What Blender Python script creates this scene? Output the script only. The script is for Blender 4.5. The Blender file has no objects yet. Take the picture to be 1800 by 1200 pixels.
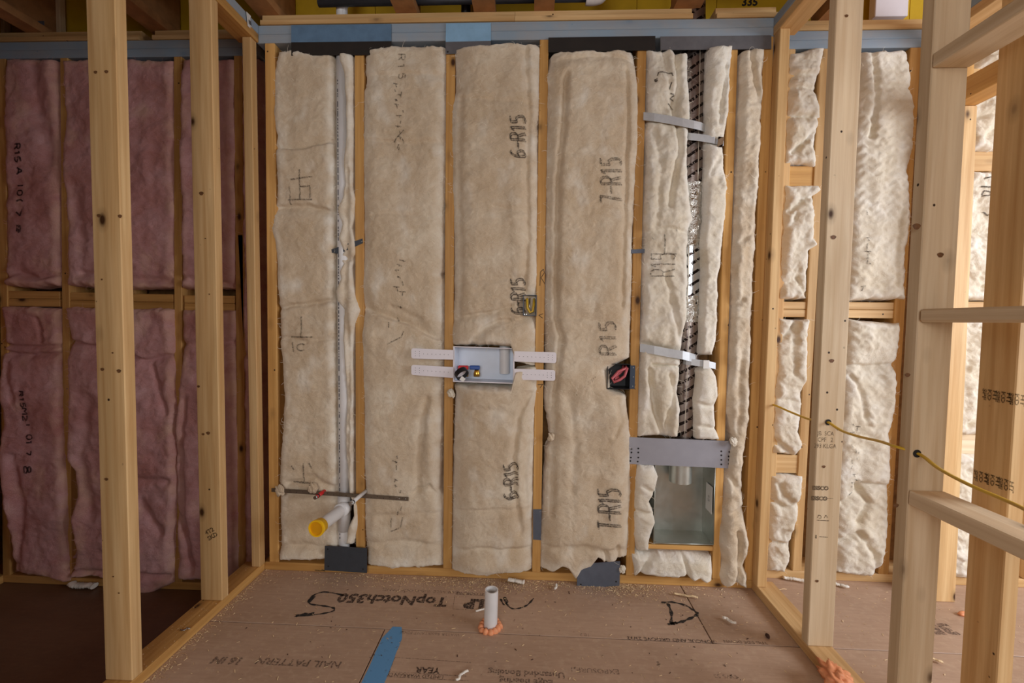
import bpy, bmesh, math, random
import numpy as np
from mathutils import Vector, Matrix

SC = bpy.context.scene
COL = SC.collection
random.seed(7)

# ------------------------------------------------------------------ camera
CAM = np.array([0.7778, -1.987, 1.1764]); YAW, PITCH, ROLL, FPX = -0.0434, -0.0455, 0.0137, 785.87
def cam_axes():
    cy, sy = math.cos(YAW), math.sin(YAW); cp, sp = math.cos(PITCH), math.sin(PITCH)
    f = np.array([sy*cp, cy*cp, sp]); r = np.array([cy, -sy, 0.0]); u = np.cross(r, f)
    c, s = math.cos(ROLL), math.sin(ROLL)
    return c*r+s*u, -s*r+c*u, f
CR, CU, CF = cam_axes()
cd = bpy.data.cameras.new('camera'); cam = bpy.data.objects.new('camera', cd); COL.objects.link(cam)
cd.sensor_width = 36.0; cd.lens = FPX/1800*36.0; cd.clip_start = 0.02
cam.matrix_world = Matrix(((CR[0], CU[0], -CF[0], CAM[0]), (CR[1], CU[1], -CF[1], CAM[1]), (CR[2], CU[2], -CF[2], CAM[2]), (0, 0, 0, 1)))
SC.camera = cam

# ------------------------------------------------------------------ light and exposure
SC.view_settings.view_transform = 'Standard'; SC.view_settings.look = 'None'
SC.view_settings.gamma = 1.0; SC.view_settings.use_curve_mapping = False
SC.view_settings.exposure = -0.06
w = bpy.data.worlds.new('world'); SC.world = w; w.use_nodes = True
w.node_tree.nodes['Background'].inputs[0].default_value = (1.0, 0.96, 0.92, 1)
w.node_tree.nodes['Background'].inputs[1].default_value = 0.40
def area(name, loc, target, sx, sy, power, col):
    l = bpy.data.lights.new(name, 'AREA'); l.shape = 'RECTANGLE'; l.size = sx; l.size_y = sy; l.energy = power; l.color = col
    o = bpy.data.objects.new(name, l); COL.objects.link(o); o.location = loc
    o.rotation_euler = (Vector(target)-Vector(loc)).to_track_quat('-Z', 'Y').to_euler()
    return o
area('window_light_right', (4.4, -1.7, 1.65), (2.0, 0.0, 0.5), 1.6, 1.5, 98, (0.92, 0.97, 1.06))
area('window_light_behind', (0.3, -4.9, 1.75), (1.0, 0.0, 0.8), 2.4, 1.3, 60, (0.98, 0.98, 0.99))

# ------------------------------------------------------------------ helpers
def P(u, v, x=None, y=None, z=None):
    """The point of the plane x=, y= or z= that the photograph shows at pixel (u, v); u and v may be arrays."""
    u = np.asarray(u, float); v = np.asarray(v, float)
    d = CF*FPX + (u-900)[..., None]*CR + (600-v)[..., None]*CU
    a, val = (0, x) if x is not None else (1, y) if y is not None else (2, z)
    t = (val-CAM[a])/d[..., a]
    return CAM + t[..., None]*d
def PX(u, v, y): return float(P(u, v, y=y)[0])
def PZ(u, v, y): return float(P(u, v, y=y)[2])

WL = {}
def place(o, loc, parent=None):
    loc = Vector(loc); WL[o.name] = loc
    if parent is not None:
        o.parent = parent; o.location = loc-WL[parent.name]
    else: o.location = loc
def thing(name, label, cat, loc, group=None):
    o = bpy.data.objects.new(name, None); COL.objects.link(o); o.empty_display_size = .05
    place(o, loc); o['label'] = label; o['category'] = cat
    if group: o['group'] = group
    return o
def tag(o, label, cat, group=None):
    o['label'] = label; o['category'] = cat
    if group: o['group'] = group
    return o
def structure(name, loc=(0, 0, 0), label=None):
    o = bpy.data.objects.new(name, None); COL.objects.link(o); place(o, loc); o['kind'] = 'structure'
    if label: o['label'] = label
    return o
def obj(name, verts, faces, mat, parent=None, smooth=False, origin=None):
    v = np.asarray(verts, float)
    c = (v.min(0)+v.max(0))/2 if origin is None else np.asarray(origin, float)
    me = bpy.data.meshes.new(name); me.from_pydata((v-c).tolist(), [], [list(map(int, f)) for f in faces]); me.update()
    if smooth: me.polygons.foreach_set('use_smooth', [True]*len(me.polygons))
    me.materials.append(mat)
    o = bpy.data.objects.new(name, me); COL.objects.link(o); place(o, c, parent)
    return o
def bmobj(name, bm, mat, parent=None, smooth=False):
    bmesh.ops.recalc_face_normals(bm, faces=bm.faces[:])
    bm.verts.ensure_lookup_table(); bm.verts.index_update()
    v = [x.co[:] for x in bm.verts]; f = [[a.index for a in fc.verts] for fc in bm.faces]; bm.free()
    return obj(name, v, f, mat, parent, smooth)
def board(name, xr, yr, zr, mat, parent=None, axis='z', bev=.0025, lean=0.0, lean_y=0.0):
    """A piece of lumber with eased edges; its local Z runs along the grain. lean: how far its top is off its foot."""
    dx, dy, dz = xr[1]-xr[0], yr[1]-yr[0], zr[1]-zr[0]
    size = {'z': (dx, dy, dz), 'x': (dz, dy, dx), 'y': (dx, dz, dy)}[axis]
    bm = bmesh.new(); bmesh.ops.create_cube(bm, size=1.0)
    for v in bm.verts: v.co = Vector((v.co.x*size[0], v.co.y*size[1], v.co.z*size[2]))
    if bev: bmesh.ops.bevel(bm, geom=bm.edges[:], offset=min(bev, min(size)*.3), segments=1, affect='EDGES')
    if lean or lean_y:
        for v in bm.verts: v.co.x += lean*v.co.z/size[2]; v.co.y += lean_y*v.co.z/size[2]
    me = bpy.data.meshes.new(name); bm.to_mesh(me); bm.free(); me.materials.append(mat)
    o = bpy.data.objects.new(name, me); COL.objects.link(o)
    place(o, ((xr[0]+xr[1])/2, (yr[0]+yr[1])/2, (zr[0]+zr[1])/2), parent)
    if axis == 'x': o.rotation_euler = (0, math.pi/2, 0)
    if axis == 'y': o.rotation_euler = (-math.pi/2, 0, 0)
    return o
def box(name, xr, yr, zr, mat, parent=None, bev=.001, rot=None):
    bm = bmesh.new(); bmesh.ops.create_cube(bm, size=1.0)
    s = (xr[1]-xr[0], yr[1]-yr[0], zr[1]-zr[0])
    for v in bm.verts: v.co = Vector((v.co.x*s[0], v.co.y*s[1], v.co.z*s[2]))
    if bev: bmesh.ops.bevel(bm, geom=bm.edges[:], offset=min(bev, min(s)*.3), segments=1, affect='EDGES')
    me = bpy.data.meshes.new(name); bm.to_mesh(me); bm.free(); me.materials.append(mat)
    o = bpy.data.objects.new(name, me); COL.objects.link(o)
    place(o, ((xr[0]+xr[1])/2, (yr[0]+yr[1])/2, (zr[0]+zr[1])/2), parent)
    if rot: o.rotation_euler = rot
    return o
def tube_geo(pts, rad, n=16, caps=True, inner=None, squash=1.0):
    """A tube along pts (list of 3-vectors); rad is one number or one per point."""
    pts = [Vector(p) for p in pts]; m = len(pts); rad = [rad]*m if np.isscalar(rad) else rad
    V, F = [], []
    up = None
    for i, p in enumerate(pts):
        t = (pts[min(i+1, m-1)]-pts[max(i-1, 0)]).normalized()
        if up is None: up = Vector((0, 0, 1)) if abs(t.z) < .9 else Vector((0, 1, 0))
        a = t.cross(up).normalized(); b = a.cross(t).normalized(); up = b
        for k in range(n):
            q = 2*math.pi*k/n; V.append(p+a*math.cos(q)*rad[i]+b*math.sin(q)*rad[i]*squash)
    for i in range(m-1):
        for k in range(n): F.append((i*n+k, i*n+(k+1) % n, (i+1)*n+(k+1) % n, (i+1)*n+k))
    if caps: F.append(tuple(range(n))[::-1]); F.append(tuple((m-1)*n+k for k in range(n)))
    return [tuple(v) for v in V], F
def tube(name, pts, rad, mat, parent=None, n=16, caps=True, squash=1.0):
    V, F = tube_geo(pts, rad, n, caps, None, squash)
    o = obj(name, V, F, mat, parent)
    o.data.polygons.foreach_set('use_smooth', [len(p.vertices) == 4 for p in o.data.polygons])
    return o
def hollow(name, p0, p1, ro, ri, mat, parent=None, n=28):
    """A pipe with an open bore from p0 to p1."""
    p0, p1 = Vector(p0), Vector(p1); t = (p1-p0).normalized()
    a = t.cross(Vector((0, 0, 1)) if abs(t.z) < .9 else Vector((0, 1, 0))).normalized(); b = a.cross(t)
    V, F = [], []
    for p, r in ((p0, ro), (p1, ro), (p1, ri), (p0, ri)):
        for k in range(n): q = 2*math.pi*k/n; V.append(tuple(p+(a*math.cos(q)+b*math.sin(q))*r))
    for i in range(4):
        for k in range(n): F.append((i*n+k, i*n+(k+1) % n, ((i+1) % 4)*n+(k+1) % n, ((i+1) % 4)*n+k))
    o = obj(name, V, F, mat, parent); o.data.polygons.foreach_set('use_smooth', [True]*len(o.data.polygons))
    m = o.modifiers.new('edges', 'EDGE_SPLIT'); m.split_angle = math.radians(40)
    return o
def discs(pts, r, nrm=(0, -1, 0), n=8):
    """Small flat discs (printed holes, pin heads) joined as geometry lists."""
    V, F = [], []; nr = Vector(nrm).normalized(); a = nr.cross(Vector((0, 0, 1)) if abs(nr.z) < .9 else Vector((1, 0, 0))).normalized(); b = nr.cross(a)
    for p in pts:
        s = len(V)
        for k in range(n): q = 2*math.pi*k/n; V.append(tuple(Vector(p)+(a*math.cos(q)+b*math.sin(q))*r))
        F.append(tuple(range(s, s+n)))
    return V, F

# ---- noise
_rng = np.random.RandomState(3); _perm = _rng.permutation(512); _perm = np.concatenate([_perm, _perm, _perm]); _gr = _rng.rand(512)*2*math.pi
def noise2(x, y, seed=0):
    x = np.asarray(x, float)+seed*17.31; y = np.asarray(y, float)+seed*9.77
    xi = np.floor(x).astype(int); yi = np.floor(y).astype(int); xf, yf = x-xi, y-yi
    def g(i, j, fx, fy):
        h = _gr[_perm[(_perm[i & 511]+j) & 511]]; return np.cos(h)*fx+np.sin(h)*fy
    s = xf*xf*xf*(xf*(xf*6-15)+10); t = yf*yf*yf*(yf*(yf*6-15)+10)
    a = g(xi, yi, xf, yf); b = g(xi+1, yi, xf-1, yf); c = g(xi, yi+1, xf, yf-1); d = g(xi+1, yi+1, xf-1, yf-1)
    return (a+(b-a)*s)+((c+(d-c)*s)-(a+(b-a)*s))*t
def fbm(x, y, seed=0, o=3):
    r = 0; a = 1.0
    for k in range(o): r = r+a*noise2(x*2**k, y*2**k, seed+k*5); a *= .5
    return r

# ------------------------------------------------------------------ materials
def srgb(r, g, b):
    f = lambda c: (c/255/12.92) if c/255 <= .04045 else ((c/255+.055)/1.055)**2.4
    return (f(r), f(g), f(b), 1)
class NT:
    def __init__(s, name):
        s.m = bpy.data.materials.new(name); s.m.use_nodes = True; s.t = s.m.node_tree
        s.b = s.t.nodes['Principled BSDF']; s.out = s.t.nodes['Material Output']
    def n(s, t, **k):
        x = s.t.nodes.new(t)
        for a, v in k.items(): setattr(x, a, v)
        return x
    def l(s, a, b): s.t.links.new(a, b)
    def coords(s, scale=(1, 1, 1), per_object=True):
        tc = s.n('ShaderNodeTexCoord'); mp = s.n('ShaderNodeMapping'); mp.inputs['Scale'].default_value = scale
        if per_object:
            oi = s.n('ShaderNodeObjectInfo'); cm = s.n('ShaderNodeVectorMath', operation='MULTIPLY_ADD')
            cx = s.n('ShaderNodeCombineXYZ'); s.l(oi.outputs['Random'], cx.inputs[0]); s.l(oi.outputs['Random'], cx.inputs[1]); s.l(oi.outputs['Random'], cx.inputs[2])
            cm.inputs[1].default_value = (37, 53, 71); s.l(cx.outputs[0], cm.inputs[0]); s.l(tc.outputs['Object'], cm.inputs[2]); s.l(cm.outputs[0], mp.inputs['Vector'])
        else: s.l(tc.outputs['Object'], mp.inputs['Vector'])
        return mp.outputs[0]
    def noise(s, vec, scale, detail=3, rough=.55, dist=0):
        x = s.n('ShaderNodeTexNoise'); x.inputs['Scale'].default_value = scale; x.inputs['Detail'].default_value = detail
        x.inputs['Roughness'].default_value = rough; x.inputs['Distortion'].default_value = dist; s.l(vec, x.inputs['Vector']); return x.outputs['Fac']
    def ramp(s, fac, stops):
        r = s.n('ShaderNodeValToRGB'); e = r.color_ramp.elements
        e[0].position, e[0].color = stops[0]; e[1].position, e[1].color = stops[-1]
        for p, c in stops[1:-1]: q = e.new(p); q.color = c
        s.l(fac, r.inputs[0]); return r.outputs[0]
    def mix(s, fac, a, b, mode='MIX'):
        x = s.n('ShaderNodeMix', data_type='RGBA', blend_type=mode)
        for v, i in ((fac, 0), (a, 6), (b, 7)):
            if hasattr(v, 'links'): s.l(v, x.inputs[i])
            else: x.inputs[i].default_value = v
        return x.outputs[2]
    def bump(s, h, strength, dist=.002):
        b = s.n('ShaderNodeBump'); b.inputs['Strength'].default_value = strength; b.inputs['Distance'].default_value = dist
        s.l(h, b.inputs['Height']); s.l(b.outputs[0], s.b.inputs['Normal'])
    def set(s, **k):
        for a, v in k.items():
            i = s.b.inputs[a.replace('_', ' ')]
            if hasattr(v, 'links'): s.l(v, i)
            else: i.default_value = v
W4 = (1, 1, 1, 1); K4 = (0, 0, 0, 1)
def plain(name, col, rough=.6, metal=0.0, var=.12, scale=20, bump=0.0):
    t = NT(name); v = t.coords()
    f = t.noise(v, scale, 4); d = tuple(c*(1-var) for c in col[:3])+(1,); e = tuple(min(1, c*(1+var)) for c in col[:3])+(1,)
    t.set(Base_Color=t.ramp(f, [(.3, d), (.7, e)]), Roughness=rough, Metallic=metal)
    if bump: t.bump(f, bump)
    return t.m
def wood(name, light, dark, knot=srgb(70, 42, 20), blue=None, rough=.55):
    t = NT(name); v = t.coords()
    m1 = t.n('ShaderNodeMapping'); m1.inputs['Scale'].default_value = (34, 34, 1.1); t.l(v, m1.inputs['Vector'])
    m2 = t.n('ShaderNodeMapping'); m2.inputs['Scale'].default_value = (9, 9, .8); t.l(v, m2.inputs['Vector'])
    g = t.noise(m1.outputs[0], 1.6, 5, .6, .35); big = t.noise(m2.outputs[0], 1.0, 3, .5, .4)
    c = t.ramp(g, [(.32, dark), (.5, tuple((a+b)/2 for a, b in zip(light, dark))), (.66, light)])
    tint = t.ramp(big, [(.3, (.72, .66, .56, 1)), (.55, (1, 1, 1, 1)), (.75, (1.08, 1.04, .98, 1))])
    c = t.mix(.8, c, tint, 'MULTIPLY')
    oi = t.n('ShaderNodeObjectInfo'); per = t.ramp(oi.outputs['Random'], [(0, (.86, .82, .76, 1)), (1, (1.06, 1.05, 1.04, 1))])
    c = t.mix(1.0, c, per, 'MULTIPLY')
    c = t.mix(1.0, c, oi.outputs['Color'], 'MULTIPLY')
    mk = t.n('ShaderNodeMapping'); mk.inputs['Scale'].default_value = (1, 1, .55); t.l(v, mk.inputs['Vector'])
    vo = t.n('ShaderNodeTexVoronoi'); vo.inputs['Scale'].default_value = 8.5; t.l(mk.outputs[0], vo.inputs['Vector'])
    kf = t.ramp(vo.outputs['Distance'], [(.05, W4), (.11, (.25, .25, .25, 1)), (.2, K4)])
    c = t.mix(kf, c, knot)
    m3 = t.n('ShaderNodeMapping'); m3.inputs['Scale'].default_value = (1, 1, .9); t.l(v, m3.inputs['Vector'])
    v2 = t.n('ShaderNodeTexVoronoi'); v2.inputs['Scale'].default_value = 21; t.l(m3.outputs[0], v2.inputs['Vector'])
    dm = t.n('ShaderNodeMath', operation='MULTIPLY'); t.l(t.ramp(v2.outputs['Distance'], [(.06, W4), (.09, K4)]), dm.inputs[0]); t.l(t.ramp(t.noise(v, 4.5, 1), [(.56, K4), (.58, W4)]), dm.inputs[1])
    c = t.mix(dm.outputs[0], c, srgb(50, 30, 15))
    if blue is not None:
        f = t.noise(v, 7, 4, .6); c = t.mix(t.ramp(f, [(.3, (.72, .72, .72, 1)), (.7, (.97, .97, .97, 1))]), c, blue)
    t.set(Base_Color=c, Roughness=rough, Specular_IOR_Level=.3); t.bump(g, .25, .0015)
    return t.m
M = {}
M['pine'] = wood('pine_lumber', srgb(228, 194, 142), srgb(204, 162, 108))
M['pine_gold'] = wood('golden_pine_lumber', srgb(222, 176, 108), srgb(196, 146, 82))
M['pine_pale'] = wood('pale_pine_lumber', srgb(238, 220, 190), srgb(220, 196, 162))
M['pine_blue'] = wood('blue_sprayed_lumber', srgb(214, 180, 128), srgb(180, 140, 92), blue=srgb(138, 160, 178), rough=.7)
M['joist'] = plain('joist_wood', srgb(160, 112, 66), .8, 0, .2)
def fiberglass(name, light, mid, dark, smudge, fluff):
    t = NT(name); v = t.coords()
    a = t.noise(v, 4.5, 4, .55, .6); b = t.noise(v, 17, 5, .68, 1.6)
    def stretched(rot, sc, scale, dist):
        r = t.n('ShaderNodeMapping'); r.inputs['Rotation'].default_value = (0, rot, 0); t.l(v, r.inputs['Vector'])
        m = t.n('ShaderNodeMapping'); m.inputs['Scale'].default_value = sc; t.l(r.outputs[0], m.inputs['Vector']); return t.noise(m.outputs[0], scale, 5, .68, dist)
    f1 = stretched(.55, (1, 1, 5), 30, 1.6); f2 = stretched(-.9, (1, 1, 6), 44, 2.2); f3 = t.noise(v, 300, 2, .6)
    c = t.ramp(a, [(.3, dark), (.5, mid), (.68, light)])
    c = t.mix(t.ramp(b, [(.34, (.42, .42, .42, 1)), (.62, K4)]), c, smudge)
    c = t.mix(.30, c, t.ramp(f1, [(.34, (.80, .78, .74, 1)), (.62, W4)]), 'MULTIPLY')
    st = t.n('ShaderNodeMath', operation='SUBTRACT'); t.l(f2, st.inputs[0]); st.inputs[1].default_value = .5
    sa = t.n('ShaderNodeMath', operation='ABSOLUTE'); t.l(st.outputs[0], sa.inputs[0])
    c = t.mix(t.ramp(sa.outputs[0], [(0.0, (.5, .5, .5, 1)), (.035, K4)]), c, light)
    at = t.n('ShaderNodeAttribute'); at.attribute_name = 'fluff'
    c = t.mix(at.outputs['Fac'], c, fluff)
    def mad(x, k, y=None):
        q = t.n('ShaderNodeMath', operation='MULTIPLY_ADD'); t.l(x, q.inputs[0]); q.inputs[1].default_value = k
        if y is None: q.inputs[2].default_value = 0
        else: t.l(y, q.inputs[2])
        return q.outputs[0]
    h = mad(f3, .18, mad(f2, .6, mad(f1, .8, mad(b, 1.3))))
    t.set(Base_Color=c, Roughness=1.0, Specular_IOR_Level=.03, Sheen_Weight=.12, Sheen_Roughness=.6)
    t.bump(h, .6, .007)
    return t.m
M['cream'] = fiberglass('cream_fiberglass', srgb(236, 222, 198), srgb(220, 200, 172), srgb(206, 182, 150), srgb(202, 174, 138), srgb(246, 240, 226))
M['cream_white'] = fiberglass('white_fiberglass', srgb(248, 242, 228), srgb(238, 228, 208), srgb(226, 212, 186), srgb(222, 204, 172), srgb(250, 246, 238))
M['pink'] = fiberglass('pink_fiberglass', srgb(230, 182, 182), srgb(216, 160, 158), srgb(194, 128, 120), srgb(200, 134, 114), srgb(238, 196, 168))
def ink(name, col, amount, scale=120, cut=.45):
    t = NT(name); v = t.coords(per_object=False); f = t.noise(v, scale, 3, .6)
    a = t.ramp(f, [(cut-.1, (0, 0, 0, 1)), (cut+.12, (amount, amount, amount, 1))])
    t.set(Base_Color=col, Roughness=.9, Specular_IOR_Level=.1, Alpha=a)
    return t.m
M['ink'] = ink('batt_ink', srgb(84, 76, 68), .78, 150, .40)
M['ink_faint'] = ink('faint_batt_ink', srgb(88, 78, 68), .62, 190, .46)
M['ink_pink'] = ink('pink_batt_ink', srgb(30, 24, 24), .75, 90, .36)
M['stamp'] = ink('lumber_stamp_ink', srgb(58, 46, 36), .75, 260, .42)
M['marker'] = ink('floor_marker_ink', srgb(56, 54, 52), .9, 70, .36)
M['print'] = ink('floor_print_ink', srgb(62, 52, 48), .8, 110, .42)
M['print_faint'] = ink('faint_floor_print_ink', srgb(72, 60, 56), .62, 160, .48)
M['blue_paint'] = ink('blue_floor_paint', srgb(104, 158, 206), .96, 45, .28)
M['pencil'] = plain('pencil_line', srgb(52, 34, 20), .8)
def floor_mat(name, c0, c1, dust):
    t = NT(name); v = t.coords()
    a = t.noise(v, 2.2, 6, .6, .4); b = t.noise(v, 38, 4, .6); m = t.n('ShaderNodeMapping'); m.inputs['Scale'].default_value = (3, 26, 1); t.l(v, m.inputs['Vector'])
    s = t.noise(m.outputs[0], 3, 5, .65, .6)
    c = t.ramp(a, [(.3, c0), (.7, c1)]); c = t.mix(.5, c, t.ramp(s, [(.3, (.74, .7, .68, 1)), (.65, W4)]), 'MULTIPLY')
    c = t.mix(t.ramp(b, [(.52, K4), (.8, (.4, .4, .4, 1))]), c, dust)
    t.set(Base_Color=c, Roughness=t.ramp(a, [(.3, (.40, .40, .40, 1)), (.7, (.54, .54, .54, 1))]), Specular_IOR_Level=.5); t.bump(b, .12, .001)
    return t.m
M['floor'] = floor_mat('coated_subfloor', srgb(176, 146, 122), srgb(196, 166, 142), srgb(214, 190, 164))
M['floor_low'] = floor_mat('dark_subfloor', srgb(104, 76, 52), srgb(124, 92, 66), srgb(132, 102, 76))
M['osb'] = plain('sheathing_board', srgb(150, 110, 66), .9, 0, .3, 30)
M['under'] = plain('gap_dark', srgb(58, 28, 18), .9)
M['yellow'] = plain('yellow_rim_board', srgb(196, 158, 18), .7, 0, .15, 6)
M['deck'] = plain('ceiling_deck_board', srgb(170, 130, 86), .9, 0, .2, 14)
M['pvc'] = plain('white_pvc', srgb(226, 224, 222), .35, 0, .03)
M['pvc_print'] = plain('pipe_lettering', srgb(60, 60, 66), .6)
M['white'] = plain('white_plastic', srgb(232, 226, 230), .4, 0, .03)
M['boxblue'] = plain('white_box_shell', srgb(218, 226, 238), .4, 0, .03)
M['yellowcap'] = plain('yellow_cap_plastic', srgb(250, 196, 18), .4, 0, .04)
M['yellowdark'] = plain('yellow_cap_face', srgb(226, 158, 12), .4, 0, .06)
M['red'] = plain('red_plastic', srgb(206, 34, 36), .4, 0, .06)
M['blue'] = plain('blue_plastic', srgb(30, 74, 150), .4, 0, .06)
M['black'] = plain('black_plastic', srgb(24, 25, 28), .45, 0, .1)
M['brass'] = plain('brass', srgb(214, 164, 70), .25, 1.0, .08)
M['steel'] = plain('steel', srgb(190, 192, 192), .3, 1.0, .08)
M['bracket'] = plain('dull_bracket_metal', srgb(112, 98, 82), .5, .6, .15, 30)
M['plate_grey'] = plain('grey_nail_plate', srgb(96, 102, 114), .5, .35, .08, 30)
M['plate_dark'] = plain('dark_nail_plate', srgb(62, 66, 72), .5, .3, .1, 30)
M['plate_top'] = plain('top_plate_steel', srgb(104, 102, 104), .6, .25, .1, 30)
M['plate_dim'] = plain('dark_reflecting_plate', srgb(34, 27, 22), .6, .1, .2, 20)  # dark reflection of the room on grey metal, put into the base colour
M['plate_blue'] = plain('blue_sprayed_steel', srgb(92, 122, 150), .75, 0, .12, 26)
M['plate_sky'] = plain('light_blue_sprayed_steel', srgb(138, 178, 208), .75, 0, .08, 26)
M['plate_wide'] = plain('wide_plate_steel', srgb(160, 160, 168), .5, .35, .05, 16)
M['strap'] = plain('strap_steel', srgb(196, 198, 200), .45, .45, .05, 60)
M['hole'] = plain('hole_dark', srgb(34, 30, 28), .9)
def galv():
    t = NT('galvanised_sheet'); v = t.coords(); f = t.noise(v, 6, 3); g = t.noise(v, 40, 2)
    t.set(Base_Color=t.ramp(f, [(.3, srgb(168, 172, 164)), (.7, srgb(194, 196, 188))]), Metallic=.85, Roughness=t.ramp(g, [(.3, (.34, .34, .34, 1)), (.7, (.44, .44, .44, 1))]))
    t.bump(f, .05, .002); return t.m
M['galv'] = galv()
def foil(name, base, rough, crinkle, printed=False):
    t = NT(name); v = t.coords()
    c = base
    if printed:
        r0 = t.n('ShaderNodeMapping'); r0.inputs['Rotation'].default_value = (0, math.radians(34), 0); t.l(v, r0.inputs['Vector'])
        sx = t.n('ShaderNodeSeparateXYZ'); t.l(r0.outputs[0], sx.inputs[0])
        fr_ = t.n('ShaderNodeMath', operation='MULTIPLY'); t.l(sx.outputs[2], fr_.inputs[0]); fr_.inputs[1].default_value = 26.0
        fm = t.n('ShaderNodeMath', operation='FRACT'); t.l(fr_.outputs[0], fm.inputs[0])
        m = t.n('ShaderNodeMapping'); m.inputs['Scale'].default_value = (60, 1, 26); t.l(r0.outputs[0], m.inputs['Vector'])
        n1 = t.noise(m.outputs[0], 2.4, 1)
        mm = t.n('ShaderNodeMath', operation='MULTIPLY'); t.l(t.ramp(fm.outputs[0], [(.02, W4), (.30, W4), (.34, K4)]), mm.inputs[0]); t.l(t.ramp(n1, [(.40, K4), (.46, W4)]), mm.inputs[1])
        c = t.mix(mm.outputs[0], base, srgb(44, 36, 34))
    t.set(Base_Color=c, Metallic=.95, Roughness=rough)
    t.bump(t.noise(v, 26, 4, .6, 1.5), crinkle, .012); return t.m
M['foil'] = foil('printed_duct_foil', srgb(150, 138, 132), .32, .12, True)
M['foil_plain'] = foil('plain_duct_foil', srgb(214, 218, 222), .16, .06, True)
M['foil_tape'] = foil('crinkled_foil_tape', srgb(206, 204, 198), .14, 1.0)
M['seam'] = plain('bright_foil_seam', srgb(226, 218, 202), .3, .6, .05)
M['cable'] = plain('yellow_cable_jacket', srgb(218, 178, 52), .4, 0, .06)
M['red_wire'] = plain('red_wire_jacket', srgb(196, 96, 102), .45, 0, .06)
M['foam'] = plain('orange_foam', srgb(240, 160, 112), .6, 0, .15, 30, .4)
M['sticker'] = plain('white_paper', srgb(232, 230, 224), .6, 0, .03)
M['saw'] = plain('sawdust', srgb(232, 204, 160), .9, 0, .2, 60)
M['fibre_cream'] = plain('cream_fibres', srgb(240, 230, 210), 1.0, 0, .06, 40)
M['fibre_pink'] = plain('pink_fibres', srgb(228, 176, 168), 1.0, 0, .08, 40)
M['fluff'] = plain('white_fluff', srgb(244, 238, 226), 1.0, 0, .08, 60, .5)
M['fluff_pink'] = plain('pink_fluff', srgb(222, 160, 160), 1.0, 0, .08, 60, .5)
M['stone'] = plain('dark_debris', srgb(70, 44, 32), .9)
M['light_block'] = plain('light_block_board', srgb(118, 92, 70), .9, 0, .1)  # board of the added panel that blocks light

# ------------------------------------------------------------------ structure: floor
floor = structure('floor')
yA = -.3575
def slab(name, xr, yr, z, mat, parent): return box(name, (xr[0]+.0022, xr[1]-.0022), (yr[0]+.0022, yr[1]-.0022), (z-.018, z), mat, parent, bev=.0008)
for xr, yr in (((-.52, 1.4645), (yA, .30)), ((1.4645, 3.9), (yA, .30)), ((-.52, .238), (yA-1.22, yA)), ((.238, 2.676), (yA-1.22, yA)), ((2.676, 3.9), (yA-1.22, yA)),
               ((-.52, 1.4645), (-6.5, yA-1.22)), ((1.4645, 3.9), (-6.5, yA-1.22)), ((3.9, 5.5), (-6.5, .30))):
    slab('floor_panel', xr, yr, 0.0, M['floor'], floor)
box('floor_base', (-.52, 5.5), (-6.5, .30), (-.06, -.019), M['under'], floor, bev=0)
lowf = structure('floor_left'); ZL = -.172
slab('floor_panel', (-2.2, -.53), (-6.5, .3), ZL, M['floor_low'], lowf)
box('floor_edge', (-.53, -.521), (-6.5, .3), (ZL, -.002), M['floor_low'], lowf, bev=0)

# ------------------------------------------------------------------ structure: back wall (framed, front of the studs at y = 0)
back = structure('wall_back', (0.7, 0, 0))
ZT0, ZT1 = 2.391, 2.467
box('sheathing', (-.50, 1.80), (.145, .157), (0, 2.46), M['osb'], back, bev=0)
STUDX = {}
def stud_px(parent, y0, dep, u_top, v_top, u_bot, v_bot, wd, mat=None, zr=(.038, ZT0), name='stud'):
    a, b = P(u_top, v_top, y=y0), P(u_bot, v_bot, y=y0)
    k = (a[0]-b[0])/(a[2]-b[2]); xb = b[0]+k*(zr[0]-b[2]); xt = b[0]+k*(zr[1]-b[2])
    xm = (xb+xt)/2
    return board(name, (xm-wd/2, xm+wd/2), (y0, y0+dep), zr, mat or M['pine_gold'], parent, 'z', lean=xt-xb)
stud_px(back, 0, .12, 474, 80, 481.5, 980, .045)
stud_px(back, 0, .12, 631, 110, 633, 930, .040)
stud_px(back, 0, .12, 792, 110, 786.5, 980, .040)
stud_px(back, 0, .12, 956, 110, 943, 980, .038)
stud_px(back, 0, .12, 1128, 110, 1109, 940, .038)
stud_px(back, 0, .12, 1289, 110, 1260, 990, .036)
stud_px(back, 0, .12, 1350, 110, 1318, 1000, .042)
board('bottom_plate', (-.46, 1.80), (0, .14), (0, .038), M['pine_gold'], back, 'x')
board('top_plate', (-.46, 1.80), (0, .14), (ZT0, ZT0+.0378), M['pine_blue'], back, 'x')
board('top_plate', (-.46, 1.80), (0, .14), (ZT0+.0382, ZT1), M['pine_blue'], back, 'x')
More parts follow.
